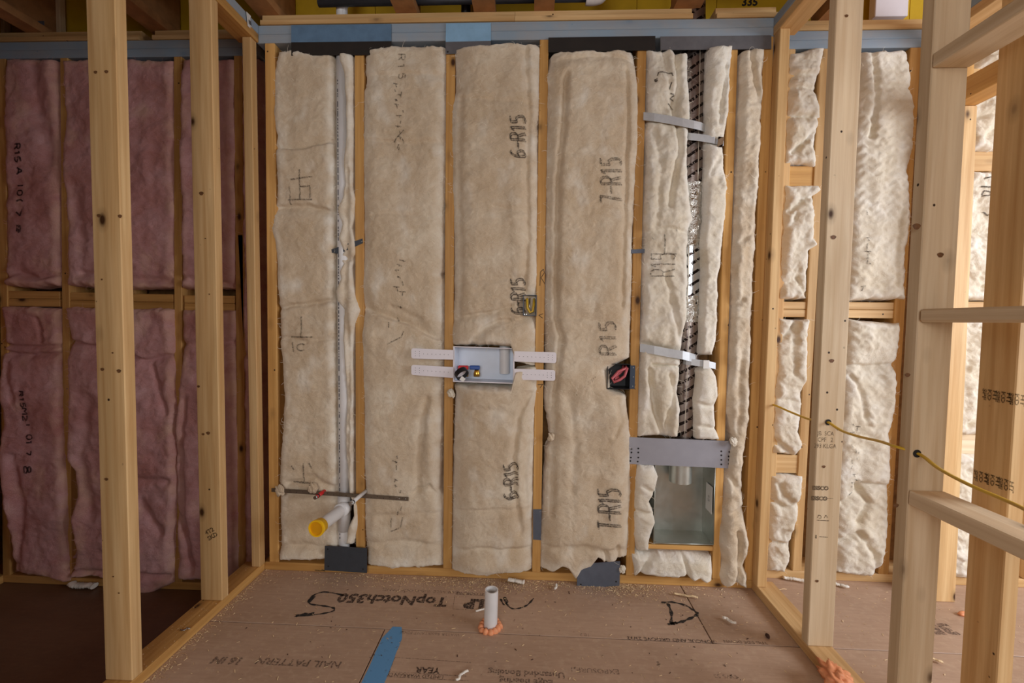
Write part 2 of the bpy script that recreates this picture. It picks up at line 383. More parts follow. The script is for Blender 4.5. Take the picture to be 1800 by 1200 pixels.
def ribbon(parent, x0, x1, y0, z0=ZT1+.001, mat=None):
    """The upper member above the blue plates: lower half standing a little proud, upper half sloping back."""
    pr = [(y0-.004, z0), (y0-.004, z0+.019), (y0+.012, z0+.023), (y0+.014, z0+.050), (y0+.10, z0+.050), (y0+.10, z0)]
    V = [(x, y, z) for x in (x0, x1) for y, z in pr]; n = len(pr)
    F = [tuple(range(n)), tuple(range(2*n-1, n-1, -1))]+[(i, n+i, n+(i+1) % n, (i+1) % n) for i in range(n)]
    c = np.array([(x0+x1)/2, y0+.05, z0+.025]); V = [(-(z-c[2]), y-c[1], x-c[0]) for x, y, z in V]
    me = bpy.data.meshes.new('ribbon_board'); me.from_pydata(V, [], F); me.materials.append(mat or M['pine'])
    o = bpy.data.objects.new('ribbon_board', me); COL.objects.link(o); place(o, c, parent); o.rotation_euler = (0, math.pi/2, 0)
    return o
ribbon(back, -.44, PX(905, 20, 0), 0); ribbon(back, PX(905, 20, 0)+.001, PX(1218, 20, 0), 0); ribbon(back, PX(1260, 20, 0), 1.79, 0)
# dryer bay: sill under the recessed box and a short cripple below it
board('sill', (PX(1122, 962, 0), PX(1255, 962, 0)), (.004, .12), (PZ(1190, 967, 0), PZ(1190, 959, 0)), M['pine_gold'], back, 'x')

# left part of the back wall (behind the pink batts) and right part: both a little deeper
YL = .09
bl = structure('wall_back_left', (-1.1, YL, ZL))
box('sheathing', (-2.2, -.501), (YL+.145, YL+.157), (ZL, 2.46), M['osb'], bl, bev=0)
ZLB = ZL+.001
for a in ((112, 104, 118, 900, .038), (312, 104, 313, 900, .038), (418, 104, 424, 900, .040), (4, 300, 10, 900, .04), (208, 104, 216, 900, .038)):
    stud_px(bl, YL, .13, a[0], a[1], a[2], a[3], a[4], zr=(ZLB+.038, ZT0))
stud_px(bl, YL, .13, 433, 600, 435, 640, .034, zr=(PZ(433, 648, YL), PZ(433, 412, YL)))
board('bottom_plate', (-2.1, -.52), (YL, YL+.14), (ZLB, ZLB+.038), M['pine_gold'], bl, 'x')
board('top_plate', (-2.1, -.50), (YL, YL+.14), (ZT0, ZT0+.0378), M['pine_blue'], bl, 'x')
board('top_plate', (-2.1, -.50), (YL, YL+.14), (ZT0+.0382, ZT1), M['pine_blue'], bl, 'x')
ribbon(bl, -2.1, PX(244, 50, YL), YL); ribbon(bl, PX(268, 50, YL), -.50, YL)
for u0, u1 in ((8, 104), (118, 206), (222, 304), (320, 412)):
    zc = PZ((u0+u1)/2, 509.5+(u0+u1)/2*.026, YL)
    for k in (0, 1):
        board('fire_block', (PX(u0, 520, YL)+.006, PX(u1, 520, YL)-.002), (YL+.004, YL+.10), (zc-.038*(k+1)+.0005, zc-.038*k-.0005), M['pine_gold'], bl, 'x')
fl = structure('wall_far_left', (-1.72, -.6, ZL))
XFL = float(P(14, 1018, y=YL)[0])-.02
board('bottom_plate', (XFL-.14, XFL), (-2.0, YL-.001), (ZLB, ZLB+.038), M['pine_gold'], fl, 'y')
for yy in (YL-.04, -.32, -.73, -1.13): board('stud', (XFL-.14, XFL), (yy-.038, yy), (ZLB+.038, ZT0), M['pine_gold'], fl)
board('top_plate', (XFL-.14, XFL), (-2.0, YL-.001), (ZT0, ZT1), M['pine_blue'], fl, 'y')
box('sheathing', (XFL-.16, XFL-.145), (-6.5, YL+.2), (ZL, 2.9), M['osb'], fl, bev=0)

br = structure('wall_back_right', (2.4, YL, 0))
box('sheathing', (1.81, 5.5), (YL+.145, YL+.157), (0, 2.46), M['osb'], br, bev=0)
stud_px(br, YL, .13, 1450, 104, 1402, 985, .040, M['pine'])
stud_px(br, YL, .13, 1609, 104, 1560, 900, .046, M['pine_gold'])
stud_px(br, YL, .13, 1392, 104, 1352, 985, .030, M['pine'])
stud_px(br, YL, .13, 1700, 130, 1640, 985, .040, M['pine'])
stud_px(br, YL, .13, 1790, 130, 1722, 985, .040, M['pine'])
stud_px(br, YL, .13, 1880, 130, 1812, 985, .040, M['pine'])
board('bottom_plate', (1.83, 4.4), (YL, YL+.14), (0, .038), M['pine'], br, 'x')
board('top_plate', (1.83, 4.4), (YL, YL+.14), (ZT0, ZT0+.0378), M['pine_blue'], br, 'x')
board('top_plate', (1.83, 4.4), (YL, YL+.14), (ZT0+.0382, ZT1), M['pine_blue'], br, 'x')
ribbon(br, 1.88, 4.4, YL, mat=M['pine'])
def block(parent, u0, u1, v0, v1, y=YL, mat=None):
    board('fire_block', (PX(u0, (v0+v1)/2, y), PX(u1, (v0+v1)/2, y)), (y+.006, y+.10), (PZ((u0+u1)/2, v1, y), PZ((u0+u1)/2, v0, y)), mat or M['pine'], parent, 'x')
block(br, 1382, 1433, 291, 326, mat=M['pine_gold'])
block(br, 1372, 1421, 530, 543); block(br, 1372, 1421, 543.5, 557)
block(br, 1490, 1588, 531, 544); block(br, 1490, 1588, 544.5, 559)
block(br, 1359, 1407, 800, 832)
block(br, 1694, 1786, 265, 300); block(br, 1655, 1726, 764, 798, mat=M['pine_pale'])
block(br, 1700, 1790, 118, 136)
block(br, 1668, 1750, 530, 556)

# rim boards and joist ends above the plates
rim = structure('trim_1', (0.7, .2, 2.5), 'yellow rim boards behind the joist ends above the wall')
def rimb(u0, u1, y=.24): box('rim_board', (PX(u0, 8, y), PX(u1, 8, y)-.002), (y, y+.02), (2.46, 2.86), M['yellow'], rim, bev=.001)
for a, b in ((-60, 100), (100, 272), (272, 500), (500, 660), (660, 842), (842, 960), (960, 1120), (1120, 1260), (1260, 1420), (1420, 1600), (1600, 1960)): rimb(a, b)
ceil = structure('ceiling', (1, -3, 2.8))
box('deck_panel', (-2.2, 5.5), (-6.5, .3), (2.86, 2.88), M['deck'], ceil, bev=0)
def joist(u, wpx, y=.13):
    x = PX(u, 8, y); wd = wpx/(FPX/(y+1.987))
    V, F = [], []
    for xr, zr in (((x-wd/2, x+wd/2), (2.519, 2.556)), ((x-.006, x+.006), (2.556, 2.822)), ((x-wd/2, x+wd/2), (2.822, 2.859))):
        s = len(V); V += [(a, b, c) for a in xr for b in (-4.5, y+.1) for c in zr]
        F += [tuple(s+i for i in q) for q in ((0, 1, 3, 2), (4, 6, 7, 5), (0, 4, 5, 1), (2, 3, 7, 6), (0, 2, 6, 4), (1, 5, 7, 3))]
    return obj('joist', V, F, M['joist'], ceil)
for u, wp in ((68, 30), (285, 34), (497, 36), (727, 35), (857, 35), (956, 32), (1193, 42), (1452, 34)): joist(u, wp)
box('nail_plate', (PX(58, 30, .12), PX(78, 30, .12)), (.118, .1195), (2.523, 2.58), M['plate_grey'], ceil)
for u in (3, 101): board('spacer', (PX(u, 20, .2)-.011, PX(u, 20, .2)+.011), (.2, .23), (2.47, 2.85), M['pine_pale'], ceil)
board('spacer', (PX(1568, 10, .16)-.072, PX(1568, 10, .16)+.072), (.16, .2), (PZ(1568, 28, .16), 2.85), M['white'], ceil)
def flat_text(body, size, mat, loc, xdir, ydir, name='printed_lettering', parent=None, squeeze=1.0, bold=0.0, align='CENTER'):
    """Printed words as a flat mesh lying on a surface: xdir reads along, ydir points to the letters' tops."""
    cu = bpy.data.curves.new('t', 'FONT'); cu.body = body; cu.size = size; cu.align_x = align; cu.align_y = 'CENTER'; cu.resolution_u = 2; cu.offset = bold
    o = bpy.data.objects.new('t', cu); COL.objects.link(o); bpy.context.view_layer.update()
    me = o.evaluated_get(bpy.context.evaluated_depsgraph_get()).to_mesh()
    X, Y, L = Vector(xdir).normalized()*squeeze, Vector(ydir).normalized(), Vector(loc)
    V = [tuple(L+X*v.co.x+Y*v.co.y) for v in me.vertices]; F = [tuple(p.vertices) for p in me.polygons]
    o.evaluated_get(bpy.context.evaluated_depsgraph_get()).to_mesh_clear(); bpy.data.objects.remove(o); bpy.data.curves.remove(cu)
    return obj(name, V, F, mat, parent)

# ------------------------------------------------------------------ structure: the two partitions and the framing to the right
XL, XR = -.4491, 1.7745
pl = structure('wall_left', (XL-.045, -.6, 0))
board('bottom_plate', (XL-.089, XL), (-2.6, -.001), (0, .038), M['pine_gold'], pl, 'y')
o = board('stud', (XL-.041, XL-.001), (-.046, -.006), (.0385, ZT0), M['pine'], pl, lean=-.012)
o = board('stud', (XL-.089, XL), (-.293, -.255), (.0385, ZT0), M['pine'], pl, lean=-.006)
stud_C = board('stud', (XL-.089, XL), (-.6944, -.656), (.0385, ZT0), M['pine'], pl)
board('stud', (XL-.089, XL), (-1.10, -1.062), (.0385, ZT0), M['pine'], pl); board('stud', (XL-.089, XL), (-1.51, -1.472), (.0385, ZT0), M['pine'], pl)
board('top_plate', (XL-.089, XL), (-2.6, -.001), (ZT0, ZT0+.0378), M['pine_gold'], pl, 'y')
board('top_plate', (XL-.089, XL), (-2.6, -.001), (ZT0+.0382, ZT1+.0), M['pine_blue'], pl, 'y')
pr_ = structure('wall_right', (XR+.045, -.6, 0))
board('bottom_plate', (XR, XR+.089), (-2.6, -.001), (0, .038), M['pine'], pr_, 'y')
board('stud', (XR, XR+.041), (-.052, -.004), (.0385, ZT0), M['pine'], pr_, lean=.004)
stud_E = board('stud', (XR, XR+.089), (-.4041, -.366), (.0385, ZT0), M['pine_pale'], pr_)
stud_F = board('stud', (XR, XR+.089), (-.785, -.747), (.0385, ZT0), M['pine_pale'], pr_)
board('stud', (XR, XR+.089), (-1.62, -1.58), (.0385, ZT0), M['pine_pale'], pr_)
board('top_plate', (XR, XR+.089), (-2.6, -.001), (ZT0, ZT0+.0378), M['pine'], pr_, 'y')
board('top_plate', (XR, XR+.089), (-2.6, -.001), (ZT0+.0382, ZT1), M['pine_blue'], pr_, 'y')
for (z0, z1) in ((.709, .747), (1.827, 1.862)): board('fire_block', (XR, XR+.089), (-1.579, -.786), (z0, z1), M['pine_pale'], pr_, 'y')
board('fire_block', (XR, XR+.07), (-1.579, -.787), (1.188, 1.222), M['pine_pale'], pr_, 'y', bev=.006)
# the stud of the cross wall just behind the blocks, and the framed opening beyond it
cw = structure('wall_right_inner', (2.0, -.85, 0))
stud_G = board('stud', (1.912, 1.95), (-.895, -.806), (.0385, ZT0), M['pine'], cw)
board('stud', (2.32, 2.358), (-.895, -.806), (.0385, ZT0), M['pine_pale'], cw)
board('bottom_plate', (1.905, 2.9), (-.895, -.806), (0, .038), M['pine_pale'], cw, 'x')
fr = structure('wall_far_right', (2.58, -.2, 0))
XF = 2.50
board('trimmer', (XF, XF+.092), (-.045, -.007), (0.0005, 2.079), M['pine'], fr, lean=-.03)
board('stud', (XF, XF+.092), (-.006, .032), (0.0005, ZT0), M['pine_gold'], fr)
board('header', (XF-.02, XF+.075), (-2.3, -.007), (2.08, 2.165), M['pine_gold'], fr, 'y')
board('top_plate', (XF-.02, XF+.075), (-2.3, -.007), (ZT0, ZT0+.0378), M['pine'], fr, 'y')
board('top_plate', (XF-.02, XF+.075), (-2.3, -.007), (ZT0+.0382, ZT1), M['pine_blue'], fr, 'y')

# unseen panel added to keep the window light out of the left room
ll = structure('light_block_left', (-1.2, -1.9, 0))
box('panel', (-2.1, -.56), (-2.0, -1.985), (ZL, 2.86), M['light_block'], ll, bev=0)
#PART2
# ------------------------------------------------------------------ insulation batts
def lerp_list(lst):
    a = np.array(sorted(lst), float); return lambda t: np.interp(t, a[:, 0], a[:, 1])
def seg_dist(u, v, pts):
    """Distance in pixels from (u, v) to a polyline, and the signed side."""
    best = np.full(np.shape(u), 1e9); side = np.zeros(np.shape(u))
    for (a, b), (c, d) in zip(pts[:-1], pts[1:]):
        dx, dy = c-a, d-b; L2 = dx*dx+dy*dy+1e-9
        t = np.clip(((u-a)*dx+(v-b)*dy)/L2, 0, 1); q = np.hypot(u-a-t*dx, v-b-t*dy)
        s = np.sign((u-a)*dy-(v-b)*dx); m = q < best; best = np.where(m, q, best); side = np.where(m, s, side)
    return best, side
BF = {}
PK_ = M['pink']
def batt(label, y0, L, R, top, bot, H, mat, feats=(), seed=1, lump=.006, mid=.004, fine=.0015, rag=3.0, vrag=5.0, rs=13, rv=9, step=2.0, group=None, name='insulation_batt', quilt=0.0, back_=.032, ext=2.5, wisp=.0013, flf=.8, fuzz=1.0, gk=1.45):
    Lf, Rf = lerp_list(L), lerp_list(R)
    tf = lerp_list(top) if isinstance(top, (list, tuple)) else (lambda u: np.full(np.shape(u), float(top)))
    bf = lerp_list(bot) if isinstance(bot, (list, tuple)) else (lambda u: np.full(np.shape(u), float(bot)))
    if True:
        vt = np.mean([t[0] for t in L]); uw = float(np.mean(Rf(np.array([l[0] for l in L]))-Lf(np.array([l[0] for l in L]))))
    tmin = float(np.min(tf(np.linspace(0, 1800, 400)))); bmax = float(np.max(bf(np.linspace(0, 1800, 400))))
    nx = max(10, int(uw/step)); nz = max(12, int((bmax-tmin)/step))
    s, t = np.meshgrid(np.linspace(0, 1, nx), np.linspace(0, 1, nz))
    um = Lf(tmin+(bmax-tmin)*t)*(1-s)+Rf(tmin+(bmax-tmin)*t)*s
    v = tf(um)+(bf(um)-tf(um))*t
    wt, wb = np.clip(1-t*(bmax-tmin)/30, 0, 1), np.clip(1-(1-t)*(bmax-tmin)/30, 0, 1)
    def tuft(x, k): return .9*fbm(x/34, x*0+k, seed+31, 5)+1.3*np.clip(noise2(x/7.3, x*0+k+2, seed+33)-.22, 0, 1)
    v = v-vrag*tuft(um, 3.3)*wt+vrag*tuft(um, 8.1)*wb
    def sid(x, k): return .8*fbm(x/40, x*0, seed+k, 5)+1.1*np.clip(noise2(x/8.1, x*0+k, seed+k+1)-.2, 0, 1)
    l = Lf(v)-ext-rag*sid(v, 1); r = Rf(v)+ext+rag*sid(v, 3)
    u = l+(r-l)*s
    def depth(u, v, de):
        prof = np.sqrt(np.clip(1-(1-np.clip(de, 0, 1))**2, 0, 1))
        h = H+lump*fbm(u/70, v/95, seed, 3)*1.5+mid*fbm(u/24, v/20, seed+7, 3)+fine*fbm(u/6.5, v/5, seed+9, 3)
        rd_ = 1-np.abs(noise2((u+.6*v)/17+.8*noise2(u/23, v/23, seed+41), (v-.4*u)/34, seed+43))*2.2
        h = h+wisp*np.clip(rd_, 0, 1)**3+.6*wisp*np.clip(1-np.abs(noise2((u-.7*v)/12, (v+.3*u)/26+.7*noise2(u/19, v/19, seed+45), seed+47))*2.4, 0, 1)**3
        if quilt: q1 = u+3*noise2(u/30, v/30, seed); h = h+quilt*np.sin(v/2.6+1.4*np.sin(q1/4.0))*np.clip(.6+noise2(u/40, v/40, seed+61), 0, 1)
        for f in feats:
            if f[0] == 'g':
                d, _ = seg_dist(u+3*noise2(u/18, v/18, seed+11), v+4*noise2(u/22, v/22, seed+12), f[1]); h = h-gk*f[2]*np.exp(-(d/f[3])**2)
            elif f[0] == 'a':
                d, sd = seg_dist(u+2*noise2(u/18, v/18, seed+11), v+3*noise2(u/22, v/22, seed+12), f[1]); h = h-gk*f[2]*np.exp(-(d/np.where(sd > 0, f[3], 2.2))**1.5)
            elif f[0] == 'b':
                h = h+f[5]*np.exp(-(((u-f[1])/f[3])**2+((v-f[2])/f[4])**2))
        return y0-(h*prof-back_*(1-prof))
    de = np.minimum(np.minimum((u-l)/rs, (r-u)/rs), np.minimum((v-v[0:1, :])/rv, (v[-1:, :]-v)/rv))
    yy = depth(u, v, de)
    pts = P(u, v, y=y0); pts[..., 1] = yy
    V = pts.reshape(-1, 3); idx = np.arange(nx*nz).reshape(nz, nx)
    F = np.stack([idx[:-1, :-1], idx[1:, :-1], idx[1:, 1:], idx[:-1, 1:]], -1).reshape(-1, 4)
    eg = np.minimum(np.minimum(u-l, r-u), np.minimum((v[-1:, :]-v)*.8, (v-v[0:1, :])*1.3))
    fl = np.clip(1-np.clip(eg, 0, None)/20, 0, 1)*(.55+.9*fbm(u/21, v/28, seed+51, 3))+1.3*np.clip(fbm(u/46, v/70, seed+53, 4)-.22, 0, 1)
    fl = np.clip(fl*flf, 0, .85)
    # a back so that the batt is a closed slab
    rim_i = np.concatenate([idx[0, :], idx[1:, -1], idx[-1, -2::-1], idx[-2:0:-1, 0]])
    bk = V[rim_i].copy(); bk[:, 1] = y0+.085; n0 = len(V); m = len(rim_i)
    V = np.concatenate([V, bk]); j = np.arange(m); jn = (j+1) % m
    F2 = np.stack([rim_i[j], rim_i[jn], n0+jn, n0+j], -1)
    faces = F.tolist()+F2.tolist()+[list(range(n0+m-1, n0-1, -1))]
    o = obj(name, V, faces, mat); o.data.polygons.foreach_set('use_smooth', [True]*len(o.data.polygons))
    at = o.data.attributes.new('fluff', 'FLOAT', 'POINT'); at.data.foreach_set('value', np.concatenate([fl.ravel(), np.full(m, .5)]).astype(np.float32))
    tag(o, label, 'insulation', group)
    # loose fibres: short curled threads lying on the front and standing off the edges
    rr = np.random.RandomState(seed); nf = int(uw*(bmax-tmin)/260*fuzz)
    if nf:
        iz = rr.randint(0, nz, nf); ix = rr.randint(0, nx, nf); k3 = nf//2
        ix[:k3] = np.where(rr.rand(k3) < .5, rr.randint(0, max(2, nx//12), k3), nx-1-rr.randint(0, max(2, nx//12), k3)); kb = nf//8; iz[:kb] = np.where(rr.rand(kb) < .5, 0, nz-1); ix[:kb] = rr.randint(0, nx, kb)
        base = pts[iz, ix]; sd_ = np.where(ix < nx/2, -1.0, 1.0)
        ang = np.where(np.arange(nf) < k3, np.where(sd_ < 0, math.pi, 0)+rr.normal(0, 1.0, nf), rr.normal(.7, .9, nf)); ln = rr.uniform(.010, .034, nf); cur = rr.normal(0, 1.5, nf); lift = rr.uniform(.001, .007, nf); wd = rr.uniform(.0003, .0007, nf)
        FV = np.zeros((nf, 5, 2, 3)); x = np.zeros(nf); z = np.zeros(nf)
        for s_ in range(5):
            a_ = ang+cur*(s_/4.0); 
            if s_: x = x+np.cos(a_)*ln/4; z = z+np.sin(a_)*ln/4
            for q_, sg in ((0, 1), (1, -1)):
                FV[:, s_, q_, 0] = base[:, 0]+x-np.sin(a_)*wd*sg*(1-.15*s_); FV[:, s_, q_, 2] = base[:, 2]+z+np.cos(a_)*wd*sg*(1-.15*s_); FV[:, s_, q_, 1] = base[:, 1]-.0012-lift*math.sin(math.pi*min(s_, 3)/4)
        i0 = (np.arange(nf)*10)[:, None]+np.arange(4)[None, :]*2
        FF = np.stack([i0, i0+1, i0+3, i0+2], -1).reshape(-1, 4)
        f_ = obj('loose_fibres', FV.reshape(-1, 3), FF.tolist(), M['fibre_pink'] if mat is PK_ else M['fibre_cream'], o); f_['kind'] = 'stuff'
    BF[o.name] = (y0, lambda uu, vv: depth(uu, vv, np.ones(np.shape(uu))))
    return o
STROKES = {
 '6': [[(.9, 1.3), (.55, 1.4), (.15, 1.0), (.03, .5), (.15, .1), (.5, 0), (.85, .1), (.97, .4), (.8, .72), (.45, .78), (.05, .5)]],
 '-': [[(.05, .7), (.95, .7)]], 'R': [[(0, 0), (0, 1.4), (.65, 1.4), (.95, 1.22), (.95, .9), (.65, .72), (0, .72)], [(.5, .72), (1, 0)]],
 '1': [[(.2, 1.1), (.55, 1.4), (.55, 0)]], '5': [[(.9, 1.4), (.12, 1.4), (.1, .8), (.6, .88), (.95, .62), (.95, .22), (.6, 0), (.08, .1)]],
 '7': [[(0, 1.4), (.95, 1.4), (.4, 0)]], '8': [[(.5, .75), (.1, .95), (.15, 1.3), (.5, 1.4), (.85, 1.3), (.9, .95), (.5, .75), (.05, .5), (.08, .12), (.5, 0), (.92, .12), (.95, .5), (.5, .75)]],
 '0': [[(.5, 0), (.1, .2), (0, .7), (.1, 1.2), (.5, 1.4), (.9, 1.2), (1, .7), (.9, .2), (.5, 0)]], '2': [[(.05, 1.15), (.35, 1.4), (.8, 1.32), (.92, 1.0), (.05, 0), (1, 0)]],
 'M': [[(0, 0), (0, 1.4), (.5, .6), (1, 1.4), (1, 0)]], 'I': [[(.5, 0), (.5, 1.4)]], '/': [[(.1, 0), (.9, 1.4)]], 'D': [[(0, 0), (0, 1.4), (.5, 1.4), (.95, 1.0), (.95, .4), (.5, 0), (0, 0)]],
 'T': [[(0, 1.4), (1, 1.4)], [(.5, 1.4), (.5, 0)]], 'A': [[(0, 0), (.5, 1.4), (1, 0)], [(.2, .5), (.8, .5)]], '(': [[(.7, 1.4), (.4, 1.0), (.4, .4), (.7, 0)]],
 'C': [[(.95, 1.2), (.6, 1.4), (.15, 1.2), (0, .7), (.15, .2), (.6, 0), (.95, .2)]], 'F': [[(0, 0), (0, 1.4), (.9, 1.4)], [(0, .75), (.7, .75)]],
 'E': [[(.95, 1.4), (0, 1.4), (0, 0), (.95, 0)], [(0, .75), (.7, .75)]], 'L': [[(0, 1.4), (0, 0), (.9, 0)]], 'S': [[(.9, 1.25), (.5, 1.4), (.1, 1.2), (.15, .85), (.85, .6), (.92, .2), (.5, 0), (.05, .15)]], ' ': []}
def strokes_on(b, lines, mat, wpx=1.0, name='printed_lettering', lift=.0022):
    """Ink ribbons that follow the front of batt b; lines are pixel polylines. Words far apart become marks of their own."""
    lines = [l for l in lines if len(l) > 1]; boxes = [np.array(l, float) for l in lines]; grp = list(range(len(lines)))
    for i in range(len(lines)):
        for j in range(i):
            gap = np.maximum(0, np.maximum(boxes[i].min(0)-boxes[j].max(0), boxes[j].min(0)-boxes[i].max(0)))
            if np.hypot(*gap) < 7.0: gi, gj = grp[i], grp[j]; grp = [gj if g == gi else g for g in grp]
    for g in sorted(set(grp)): _strokes(b, [l for l, k in zip(lines, grp) if k == g], mat, wpx, name, lift)
def _strokes(b, lines, mat, wpx, name, lift):
    y0, hf = BF[b.name]; V, F = [], []
    for ln in lines:
        p = np.array(ln, float); d = np.concatenate([[0], np.cumsum(np.hypot(*np.diff(p, axis=0).T))])
        if d[-1] < .5: continue
        q = np.linspace(0, d[-1], max(2, int(d[-1]/2.0)+1)); x = np.interp(q, d, p[:, 0]); y = np.interp(q, d, p[:, 1])
        tx, ty = np.gradient(x), np.gradient(y); n = np.hypot(tx, ty)+1e-9; ax, ay = -ty/n*wpx, tx/n*wpx
        s = len(V)
        for sg in (1, -1):
            uu, vv = x+sg*ax, y+sg*ay; pt = P(uu, vv, y=y0); pt[:, 1] = hf(uu, vv)-lift; V += pt.tolist()
        m = len(x)
        F += [(s+i, s+i+1, s+m+i+1, s+m+i) for i in range(m-1)]
    if F: obj(name, V, F, mat, b)
def word(text, u, v, along, up, cw, ch, adv, dbl=0):
    """Pixel polylines of a stroke-lettered word starting at (u, v)."""
    L = []
    for k, c in enumerate(text):
        for st in STROKES.get(c, []):
            for off in ((0, 0), (dbl, dbl*.5))[:2 if dbl else 1]:
                L.append([(u+along[0]*(adv*k+x*cw+off[0])+up[0]*(y/1.4*ch+off[1]), v+along[1]*(adv*k+x*cw+off[0])+up[1]*(y/1.4*ch+off[1])) for x, y in st])
    return L
UP, LT, DN, RT = (0, -1), (-1, 0), (0, 1), (1, 0)
C = M['cream']; CW = M['cream_white']; PK = M['pink']

b0 = batt('cream batt in the bay left of the tall white vent pipe, creased across', 0.004,
    [(88, 488), (130, 478), (200, 478), (236, 484), (252, 481), (300, 485), (358, 483), (372, 476), (400, 474), (440, 482), (540, 488), (600, 490), (700, 497), (760, 494), (800, 490), (860, 488), (930, 492), (986, 488)],
    [(88, 588), (300, 589), (530, 589), (720, 592), (860, 594), (986, 598)], [(470, 92), (520, 84), (560, 96), (600, 96)], [(470, 986), (540, 984), (600, 988)], .012, C,
    [('a', [(470, 258), (520, 262), (590, 250)], .012, 10), ('a', [(590, 372), (540, 360), (470, 366)], .018, 12), ('g', [(485, 542), (540, 534), (592, 528)], .014, 4), ('g', [(488, 592), (540, 600), (592, 592)], .008, 4),
     ('g', [(510, 848), (555, 838), (592, 862)], .012, 6), ('b', 552, 846, 30, 14, .012), ('g', [(488, 866), (540, 868), (594, 872)], .012, 5), ('g', [(490, 960), (540, 956), (596, 964)], .010, 6), ('b', 530, 974, 50, 10, .014), ('b', 505, 300, 30, 40, .006), ('b', 540, 590, 12, 6, .01)], seed=11, ext=0)
strokes_on(b0, word('T', 552, 300, LT, DN, 44, 52, 40)+[[(514, 318), (552, 312)], [(512, 330), (512, 360)], [(530, 330), (548, 328)], [(548, 330), (548, 350)]], M['ink_faint'], 1.3)
strokes_on(b0, word('T', 552, 556, LT, DN, 40, 36, 40)+word('C', 524, 604, RT, (0, 1), 14, 12, 18)+[[(516, 600), (518, 618)]], M['ink_faint'], 1.3)
strokes_on(b0, word('T', 556, 812, LT, DN, 40, 34, 40)+[[(516, 816), (520, 824)], [(545, 812), (550, 822)]], M['ink_faint'], 1.3)
b0s = batt('narrow cream strip of insulation right of the tall white vent pipe', 0.0,
    [(96, 596), (112, 598), (130, 604), (200, 607), (260, 606), (290, 602), (320, 605), (350, 600), (366, 592), (380, 594), (395, 600), (418, 594), (428, 598), (442, 604), (455, 594), (463, 602), (478, 595), (490, 598), (512, 589), (528, 591), (545, 604), (600, 602), (700, 608), (780, 606), (860, 610), (885, 620), (905, 622), (930, 610), (958, 606)],
    [(96, 622), (330, 622), (350, 627), (380, 626), (400, 620), (425, 626), (445, 626), (470, 620), (520, 627), (545, 636), (570, 626), (620, 622), (870, 622), (890, 630), (930, 629), (958, 622)], 93, [(590, 958), (640, 960)], .014, C,
    [('g', [(612, 300), (612, 420), (608, 520), (615, 620), (612, 860)], .008, 4), ('g', [(600, 455), (640, 452)], .012, 5), ('b', 618, 545, 10, 18, .012), ('b', 620, 915, 10, 30, .010), ('b', 606, 105, 10, 12, .012)], seed=21, rag=2.0, rs=7, lump=.004, ext=0)
b1 = batt('cream batt in the second bay, between the vent pipe and the washer box', 0.004,
    [(82, 642), (150, 643), (158, 638), (250, 636), (400, 637), (420, 641), (470, 636), (536, 636), (548, 640), (570, 634), (620, 633), (720, 638), (800, 638), (850, 641), (900, 640), (950, 643), (996, 646)],
    [(82, 784), (300, 782), (475, 779), (482, 774), (490, 779), (600, 778), (760, 776), (860, 772), (880, 778), (930, 777), (996, 778)], [(640, 86), (700, 80), (784, 82)], [(640, 992), (700, 998), (784, 994)], .019, C,
    [('a', [(785, 132), (640, 134)], .007, 8), ('a', [(785, 250), (700, 252), (640, 246)], .007, 9), ('g', [(660, 376), (760, 380)], .004, 4), ('a', [(640, 540), (680, 556), (720, 570), (768, 596)], .016, 14), ('g', [(690, 540), (740, 560)], .007, 5),
     ('g', [(735, 860), (738, 800), (746, 730), (752, 700)], .012, 6), ('b', 760, 790, 12, 90, .012), ('a', [(780, 880), (755, 850), (735, 858)], .01, 7), ('g', [(645, 905), (700, 903), (778, 898)], .006, 5), ('g', [(650, 952), (720, 948), (776, 956)], .006, 5), ('b', 655, 925, 14, 20, .01), ('b', 700, 985, 60, 12, .012), ('b', 650, 590, 16, 14, .014)], seed=31, rs=30)
def dotcol(u, v0, v1, seed, w=9):
    r = random.Random(seed); L = []; v = v0
    while v < v1:
        a = u+r.uniform(-w, w); L.append([(a, v), (a+r.uniform(-3, 3), v+r.uniform(3, 9))])
        if r.random() < .5: L.append([(a-r.uniform(2, 6), v), (a+r.uniform(2, 6), v+r.uniform(-2, 4))])
        v += r.uniform(5, 11)*(1 if r.random() < .85 else 3)
    return L
strokes_on(b1, word('R15', 702, 100, DN, RT, 10, 12, 16)+dotcol(704, 150, 262, 1)+[[(694, 252), (700, 246), (712, 232)]], M['ink_faint'], 1.0)
strokes_on(b1, dotcol(702, 458, 560, 2)+[[(684, 604), (696, 598), (708, 592), (712, 582)]]+word('I', 684, 576, RT, UP, 5, 10, 8), M['ink_faint'], 1.0)
strokes_on(b1, word('Z', 0, 0, RT, UP, 1, 1, 1)+dotcol(704, 798, 816, 3, 7)+dotcol(703, 838, 900, 4, 8)+[[(690, 908), (690, 924)], [(710, 906), (706, 924)], [(690, 930), (704, 924)]], M['ink_faint'], 1.1)
